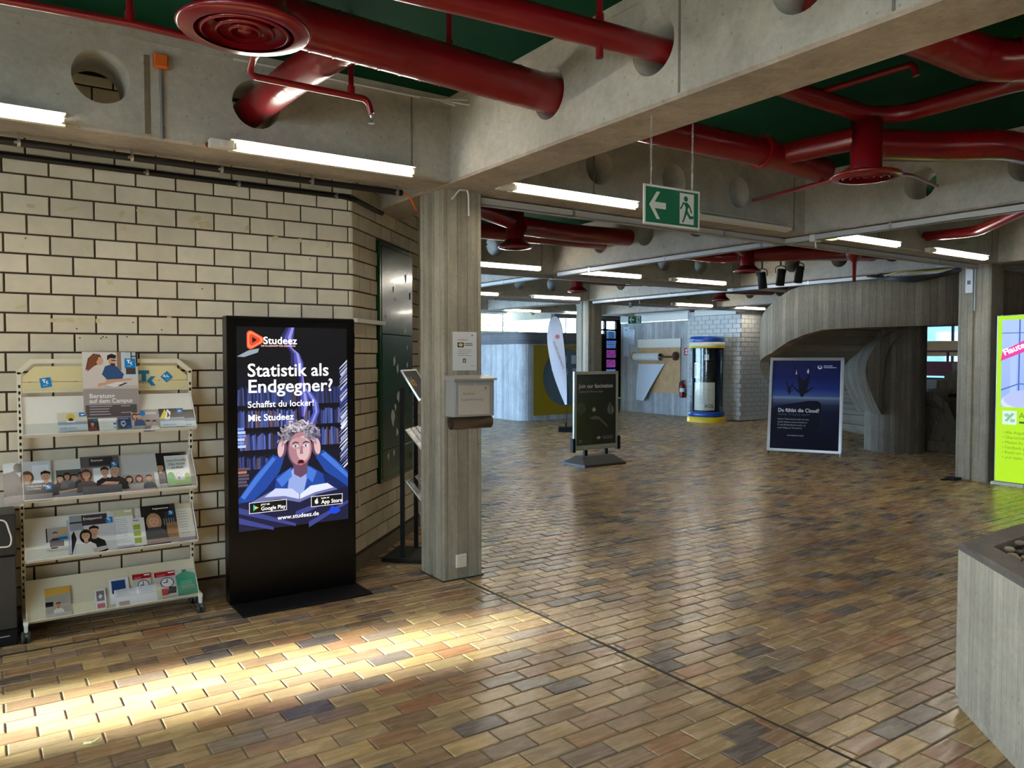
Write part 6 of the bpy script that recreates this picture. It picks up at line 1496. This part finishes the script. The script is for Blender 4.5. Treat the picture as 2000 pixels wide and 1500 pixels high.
b = MB(); b.lathe([(.0765, .16), (.0765, .26)], (0, 0, 0), 20, cap=False); b.build('instruction_label', M_paper, t)
p = Pic(.20, .20, S(190, 40, 44), th=.004); p.rect(.04, .03, .10, .17, S(236, 232, 226)); p.rect(.12, .04, .16, .16, S(236, 232, 226)); p.rect(.03, .09, .17, .11, S(190, 40, 44))
props(p.build('fire_sign', M_print, None, frame((XW - .005, 14.62, 1.64), (0, -1, 0), (0, 0, 1)), top=.001), 'small red and white fire sign above the extinguisher', 'sign')
for (y0, z0, w_, h_, lab) in ((17.02, 1.62, .25, .86, 'tall pale blue sheet beside the dark entrance door'), (16.78, 1.98, .24, .42, 'shorter pale sheet under the far exit sign')):
    p = Pic(w_, h_, S(206, 220, 236), th=.01); p.lines(w_ * .15, h_ * .85, w_ * .6, 6, h_ * .12, h_ * .01, S(180, 196, 214)); p.rect(w_ * .4, h_ * .88, w_ * .6, h_ * .92, S(70, 90, 120))
    props(p.build('wall_sheet', M_print, None, frame((XW - .012, y0, z0), (0, -1, 0), (0, 0, 1)), top=.001), lab, 'notice')
t = thing('roller_shutter_box', 'long white roller shutter box over the grey concrete wall', 'shutter', (0, 0, 0))
b = MB(); b.box(XW - .16, XW + .02, 14.34, 17.0, 2.60, 2.93); b.build('casing', M_white, t, bevel=.01)
b = MB(); b.box(XW - .14, XW - .10, 14.36, 17.0, 2.57, 2.60); b.build('guide_rail', M_alu, t)
b = MB(); b.box(XW - .15, XW - .02, 14.06, 14.30, 2.78, 2.94); b.build('motor_box', M_maroon, t); b = MB(); b.lathe([(.10, 0), (.10, .16), (.06, .2)], (XW - .14, 14.08, 2.66), 16, axis='y'); b.build('motor_drum', M_clear, t)
b = MB(); b.box(15.30, 15.45, 12.66, 14.0, 2.66, 2.93); props(b.build('ceiling_duct_box', M_white), 'grey white duct box on top of the white brick wall', 'duct')
t = thing('litter_bin', 'dark green bin with a pale rim near the entrance door', 'bin', (15.0, 16.75, 0))
b = MB(); b.lathe([(.15, 0), (.17, .36), (.17, .40)], (0, 0, 0), 20); b.build('bin_body', M_greendoor, t); b = MB(); b.lathe([(.175, .40), (.19, .405), (.19, .43), (.16, .43)], (0, 0, 0), 20); b.build('rim', M_white, t)

# ------------------------------------------------------------------ CONCRETE SPIRAL STAIR
SC0 = Vector((12.934, 7.267)); SR = 2.22
top_ = [(128.0, 2.173), (138.9, 2.361), (152.5, 2.521), (164.2, 2.68), (173.7, 2.74), (188.8, 2.757), (207.3, 2.789), (228.9, 2.864), (262, 2.95), (300, 3.02)]
bot_ = [(127.9, 1.499), (151.6, 1.661), (158.6, 1.761), (164.6, 1.85), (174.0, 1.956), (182.1, 2.02), (189.1, 2.028), (195.5, 2.037), (207.5, 2.042), (217.3, 2.051), (228.8, 2.069), (262, 2.10), (300, 2.14)]
top_ = [(60, 1.05), (95, 1.60)] + top_; bot_ = [(60, .12), (85, .62), (105, 1.10)] + bot_
def ip(tab, a):
    for (x0, y0), (x1, y1) in zip(tab, tab[1:]):
        if x0 <= a <= x1: return y0 + (y1 - y0) * (a - x0) / (x1 - x0)
    return tab[-1][1] if a > tab[-1][0] else tab[0][1]
def pol(a, r): a = math.radians(a); return (SC0.x + r * math.cos(a), SC0.y + r * math.sin(a))
t = thing('spiral_stair', 'board marked concrete spiral stair with a curved parapet around a thick post', 'staircase', (0, 0, 0))
rings = []
for i in range(121):
    a = 60 + 240 * i / 120; zt, zb = ip(top_, a), ip(bot_, a); o_, n_ = pol(a, SR), pol(a, SR - .16)
    rings.append([(o_[0], o_[1], zb), (o_[0], o_[1], zt - .01), (*pol(a, SR - .01), zt), (*pol(a, SR - .15), zt), (n_[0], n_[1], zt - .01), (n_[0], n_[1], zb)])
b = MB(); b.grid(rings, 0, True); b.face(rings[0]); b.face(rings[-1][::-1])
o = b.build('parapet', M_stair, t, weld=True)
for p in o.data.polygons: p.use_smooth = abs(p.normal.z) < .2
b = MB(); b.lathe([(.475, 0), (.475, 2.45)], (SC0.x, SC0.y, 0), 40); b.build('post', M_post, t)
rings = []
for i in range(121):
    a = 60 + 240 * i / 120; z = ip(bot_, a) + .04
    rings.append([(*pol(a, .40), z + .0), (*pol(a, SR - .10), z), (*pol(a, SR - .10), z + .16), (*pol(a, .40), z + .16)])
b = MB(); b.grid(rings, 0, False); b.face(rings[0]); b.face(rings[-1]); b.build('soffit', M_post, t)
for i in range(14):
    a0, a1 = 60 + i * 9, 60 + (i + 1) * 9; z = ip(bot_, a0) + .20
    b = MB(); r0, r1 = .46, SR - .17
    P = [pol(a0, r0), pol(a0, r1), pol(a1, r1), pol(a1, r0)]
    b.grid([[(x, y, z) for x, y in P], [(x, y, z + .15) for x, y in P]], 0, False); b.face([(x, y, z + .15) for x, y in P]); b.face([(x, y, z) for x, y in P][::-1]); b.build('tread', M_post, t)
# inner cheek beside the post: a curved wing of concrete
MW = frame((SC0.x, SC0.y, 0), Rh, (0, 0, 1))
wing = [(-.455, .64), (-.55, .80), (-.66, 1.05), (-.735, 1.36), (-.68, 1.62), (-.52, 1.86), (-.20, 2.06), (-.05, 2.06), (-.30, 1.84), (-.40, 1.60), (-.44, 1.30), (-.47, .95)]
wg_ = smooth([(x, y, 0) for x, y in wing[:7]], 4); wi_ = smooth([(x, y, 0) for x, y in wing[7:]], 5)
b = MB(); b.prism([(p.x, p.y) for p in wg_] + [(p.x, p.y) for p in wi_], MW @ Vector((0, 0, .50)), Rh, (0, 0, 1), Fh, .9); b.build('inner_cheek', M_post, t)
# lower flight on the right of the post
for i in range(9):
    b = MB(); y0 = 6.55 + .02 * i; x0 = 13.35 + .30 * i
    b.box(x0, x0 + .34, 6.30, 7.7, i * .165, (i + 1) * .165); b.build('lower_step', M_post, t)
b = MB(); rl_ = [(x, z) for x, z in ((0, 0), (.28, 0), (.26, .5), (.12, .82), (-.12, 1.0), (-.12, .86), (.03, .72), (.10, .45))]
b.prism(rl_, (13.38, 6.72, 0), Rh, (0, 0, 1), Fh, .4); b.build('string_wall', M_post, t)
b = MB(); b.box(13.62, 13.74, 6.80, 6.92, 0, .62); b.build('short_pier', M_wallc, t)
# maroon railing seen over and beyond the parapet
t = thing('stair_railing', 'dark maroon barred railing rising above the curved stair parapet', 'railing', (0, 0, 0))
P = [(*pol(a, SR - .35), ip(top_, a) + .36 - .0014 * (a - 100)) for a in range(100, 186, 4)]
b = MB(); b.tube(P, .022, 10); b.build('handrail', M_maroon, t)
for a in range(104, 184, 4):
    x, y = pol(a, SR - .35); zt = ip(top_, a) + .36 - .0014 * (a - 100)
    b = MB(); b.box(x - .012, x + .012, y - .012, y + .012, ip(top_, a) - .25, zt); b.build('bar', M_maroon, t)
rings = [[(*pol(a, SR + .02 - .55), ip(top_, a) + .05), (*pol(a, SR - .55), ip(top_, a) + .62)] for a in range(96, 150, 3)]
b = MB(); b.grid(rings, 0, True, False); b.build('curved_panel', M_maroon, t)
t = thing('gallery_railing', 'dark maroon railing panel in front of the bright east window', 'railing', (0, 0, 0))
b = MB(); b.box(17.4, 17.46, 7.6, 9.6, 1.18, 1.50); b.build('panel', M_maroon, t)
b = MB(); b.box(17.4, 17.44, 7.6, 9.6, 1.70, 1.745); b.build('top_rail', M_maroon, t)
for y in (7.7, 8.6, 9.5):
    b = MB(); b.box(17.41, 17.45, y, y + .04, 0, 1.72); b.build('rail_post', M_maroon, t)
b = MB(); b.tube(elbow([(14.2, 6.75, 1.28), (14.35, 6.62, 1.10), (14.42, 6.55, .75), (14.40, 6.5, .55)], .2), .022, 10); b.tube([(14.0, 6.9, .92), (14.5, 6.45, .95)], .025, 10)
props(b.build('curved_handrail', M_maroon), 'curved red handrail at the dark lower steps right of the stair post', 'railing')
b = MB(); b.box(19.93, 19.96, 8.95, 10.7, 1.62, 2.00); props(b.build('window_blind', mat('tan_blind_fabric', S(176, 140, 96), .8)), 'tan blind across the middle of the bright east window', 'blind')
b = MB(); b.box(21.6, 21.8, 4, 15, 0, 6); props(b.build('neighbour_building', M_facade), 'pale blue building seen through the east window', 'building')
t = thing('side_railing', 'thin black barred railing behind the top of the lightbox', 'railing', (0, 0, 0))
b = MB(); b.tube([(14.2, 5.95, 2.62), (14.2, 4.6, 2.62)], .018, 8); b.build('top_rail', M_blackm, t)
for i in range(12):
    y = 4.65 + i * .115
    b = MB(); b.tube([(14.2, y, 2.0), (14.2, y, 2.62)], .010, 6); b.build('bar', M_blackm, t)
bw = MB(); bw.box(14.6, 14.7, 3.0, 6.24, 0, ZC); bw.build('wall_stair_back', M_plain, kind='structure')

# ------------------------------------------------------------------ SPOTLIGHTS, CABLES
for i, (x, y, z, tl, lab) in enumerate(((9.16, 7.12, 2.69, -.12, 'black cylindrical spotlight, first of three, nearest the air diffuser'), (9.385, 6.975, 2.735, .10, 'black cylindrical spotlight, middle one of three above the parapet'), (9.60, 6.83, 2.775, .12, 'black cylindrical spotlight, third of three, nearest the dark ceiling hole'))):
    t = thing('spotlight', lab, 'spotlight', (x, y, z), group='black spotlights'); 
    Mr = Matrix.Rotation(-YAW, 4, 'Z') @ Matrix.Rotation(tl, 4, 'Y')
    b = MB(); prof = [(.001, .115), (.058, .112), (.060, .10), (.060, -.12), (.052, -.122), (.050, -.06), (.001, -.06)]
    b.lathe(prof, (0, 0, 0), 24, cap=False); b.v = [tuple(Mr @ Vector(v)) for v in b.v]; b.build('barrel', M_blackm, t)
    b = MB(); b.tube(elbow([(.07, 0, .06), (.075, 0, .14), (0, 0, .17), (-.075, 0, .14), (-.07, 0, .06)], .03), .007, 8); b.tube([(0, 0, .17), (0, 0, .30)], .012, 8); b.v = [tuple(Matrix.Rotation(-YAW, 3, 'Z') @ Vector(v)) for v in b.v]; b.build('yoke', M_blackm, t)
b = MB(); b.tube([(8.95, 7.26, 3.0), (9.85, 6.67, 3.06)], .02, 8); props(b.build('spotlight_rail', M_blackm), 'black rail carrying the three spotlights', 'rail')
b = MB()
for q in range(5): b.tube(smooth([(10.44, 5.02, 2.76 - .012 * q), (10.3, 5.35 + .03 * q, 2.66 - .012 * q), (10.25, 5.8, 2.685 - .01 * q), (10.35, 6.05 + .05 * q, 2.74)], 5), .012, 8)
props(b.build('cable_bundle', M_blackpipe), 'bundle of black cables drooping beside the right hand pillar', 'cable')
b = MB(); b.tube(smooth([(10.38, 5.15, 2.74), (10.3, 5.5, 2.73), (10.25, 5.75, 2.75), (10.3, 6.0, 2.70)], 5), .010, 8); props(b.build('yellow_cable', mat('yellow_cable_sheath', S(170, 160, 50), .5)), 'yellow green cable over the black bundle beside the pillar', 'cable')
t = thing('switch_box', 'narrow white switch box high on the right hand pillar', 'switch', (10.487, 4.93, 2.44))
b = MB(); b.box(-.02, .004, -.045, .045, -.02, .30); b.build('cover', M_paper, t, bevel=.003); b = MB(); b.box(-.024, -.02, -.02, .02, .09, .14); b.build('key', M_grey, t)
b = MB(); b.box(-.01, .004, -.075, -.06, -.25, .33); b.build('conduit', M_silver, t)
b = MB(); b.box(10.30, 10.48, 4.98, 5.10, 0, .03); b.tube([(10.2, 5.1, .012), (10.42, 5.02, .012)], .012, 8); props(b.build('floor_outlet', M_blackm), 'small black outlet block on the floor at the right hand pillar', 'socket')
t = thing('sensor_box', 'white sensor box hanging under the beam crossing', 'sensor', (6.60, 4.52, 2.70))
b = MB(); b.box(-.05, .05, -.03, .03, 0, .07); b.build('housing', M_white, t, bevel=.004); b = MB(); b.tube([(.0, 0, 0), (.015, 0, -.05)], .007, 8); b.build('drop', M_white, t)
b = MB(); b.box(6.72, 6.86, 4.46, 4.52, 2.735, 2.765); props(b.build('emergency_lamp', mat('dim_lamp_glass', S(240, 230, 170), .4, emit=1.2)), 'small pale emergency lamp under the tube beside the beam crossing', 'lamp')
# trees outside
for i, (x, y, lab) in enumerate(((12.0, 26, 'pale leafy tree outside the left part of the north window'), (17.6, 29, 'pale leafy tree outside the right part of the north window'))):
    t = thing('outside_tree', lab, 'tree', (x, y, 0)); b = MB(); b.tube([(0, 0, 0), (0, 0, 3)], .2, 8); b.build('trunk', M_wood, t)
    b = MB(); rt = random.Random(i)
    for q in range(2500):
        a = rt.uniform(0, 2 * PI); rr = 2.2 * rt.random() ** .5; z = 2.2 + rt.random() * 3.2; s = .14; d = Vector((rt.uniform(-1, 1), rt.uniform(-1, 1), rt.uniform(-1, 1))).normalized(); e = d.orthogonal().normalized() * s
        c = Vector((rr * math.cos(a), rr * math.sin(a), z)); b.face([c - e, c + d.cross(e) * .5, c + e, c - d.cross(e) * .5])
    b.build('foliage', M_leaf, t, kind='stuff')

# ------------------------------------------------------------------ lettering to meshes
bpy.context.view_layer.update()
dg = bpy.context.evaluated_depsgraph_get()
fonts = [o for o in COL.objects if o.type == 'FONT']
made = [(o, bpy.data.meshes.new_from_object(o.evaluated_get(dg))) for o in fonts]
for o, me in made:
    n = bpy.data.objects.new('lettering', me); COL.objects.link(n); n.parent = o.parent; n.matrix_parent_inverse = o.matrix_parent_inverse; n.matrix_basis = o.matrix_basis
    if not me.materials: me.materials.append(o.data.materials[0])
for o, me in made: bpy.data.objects.remove(o)
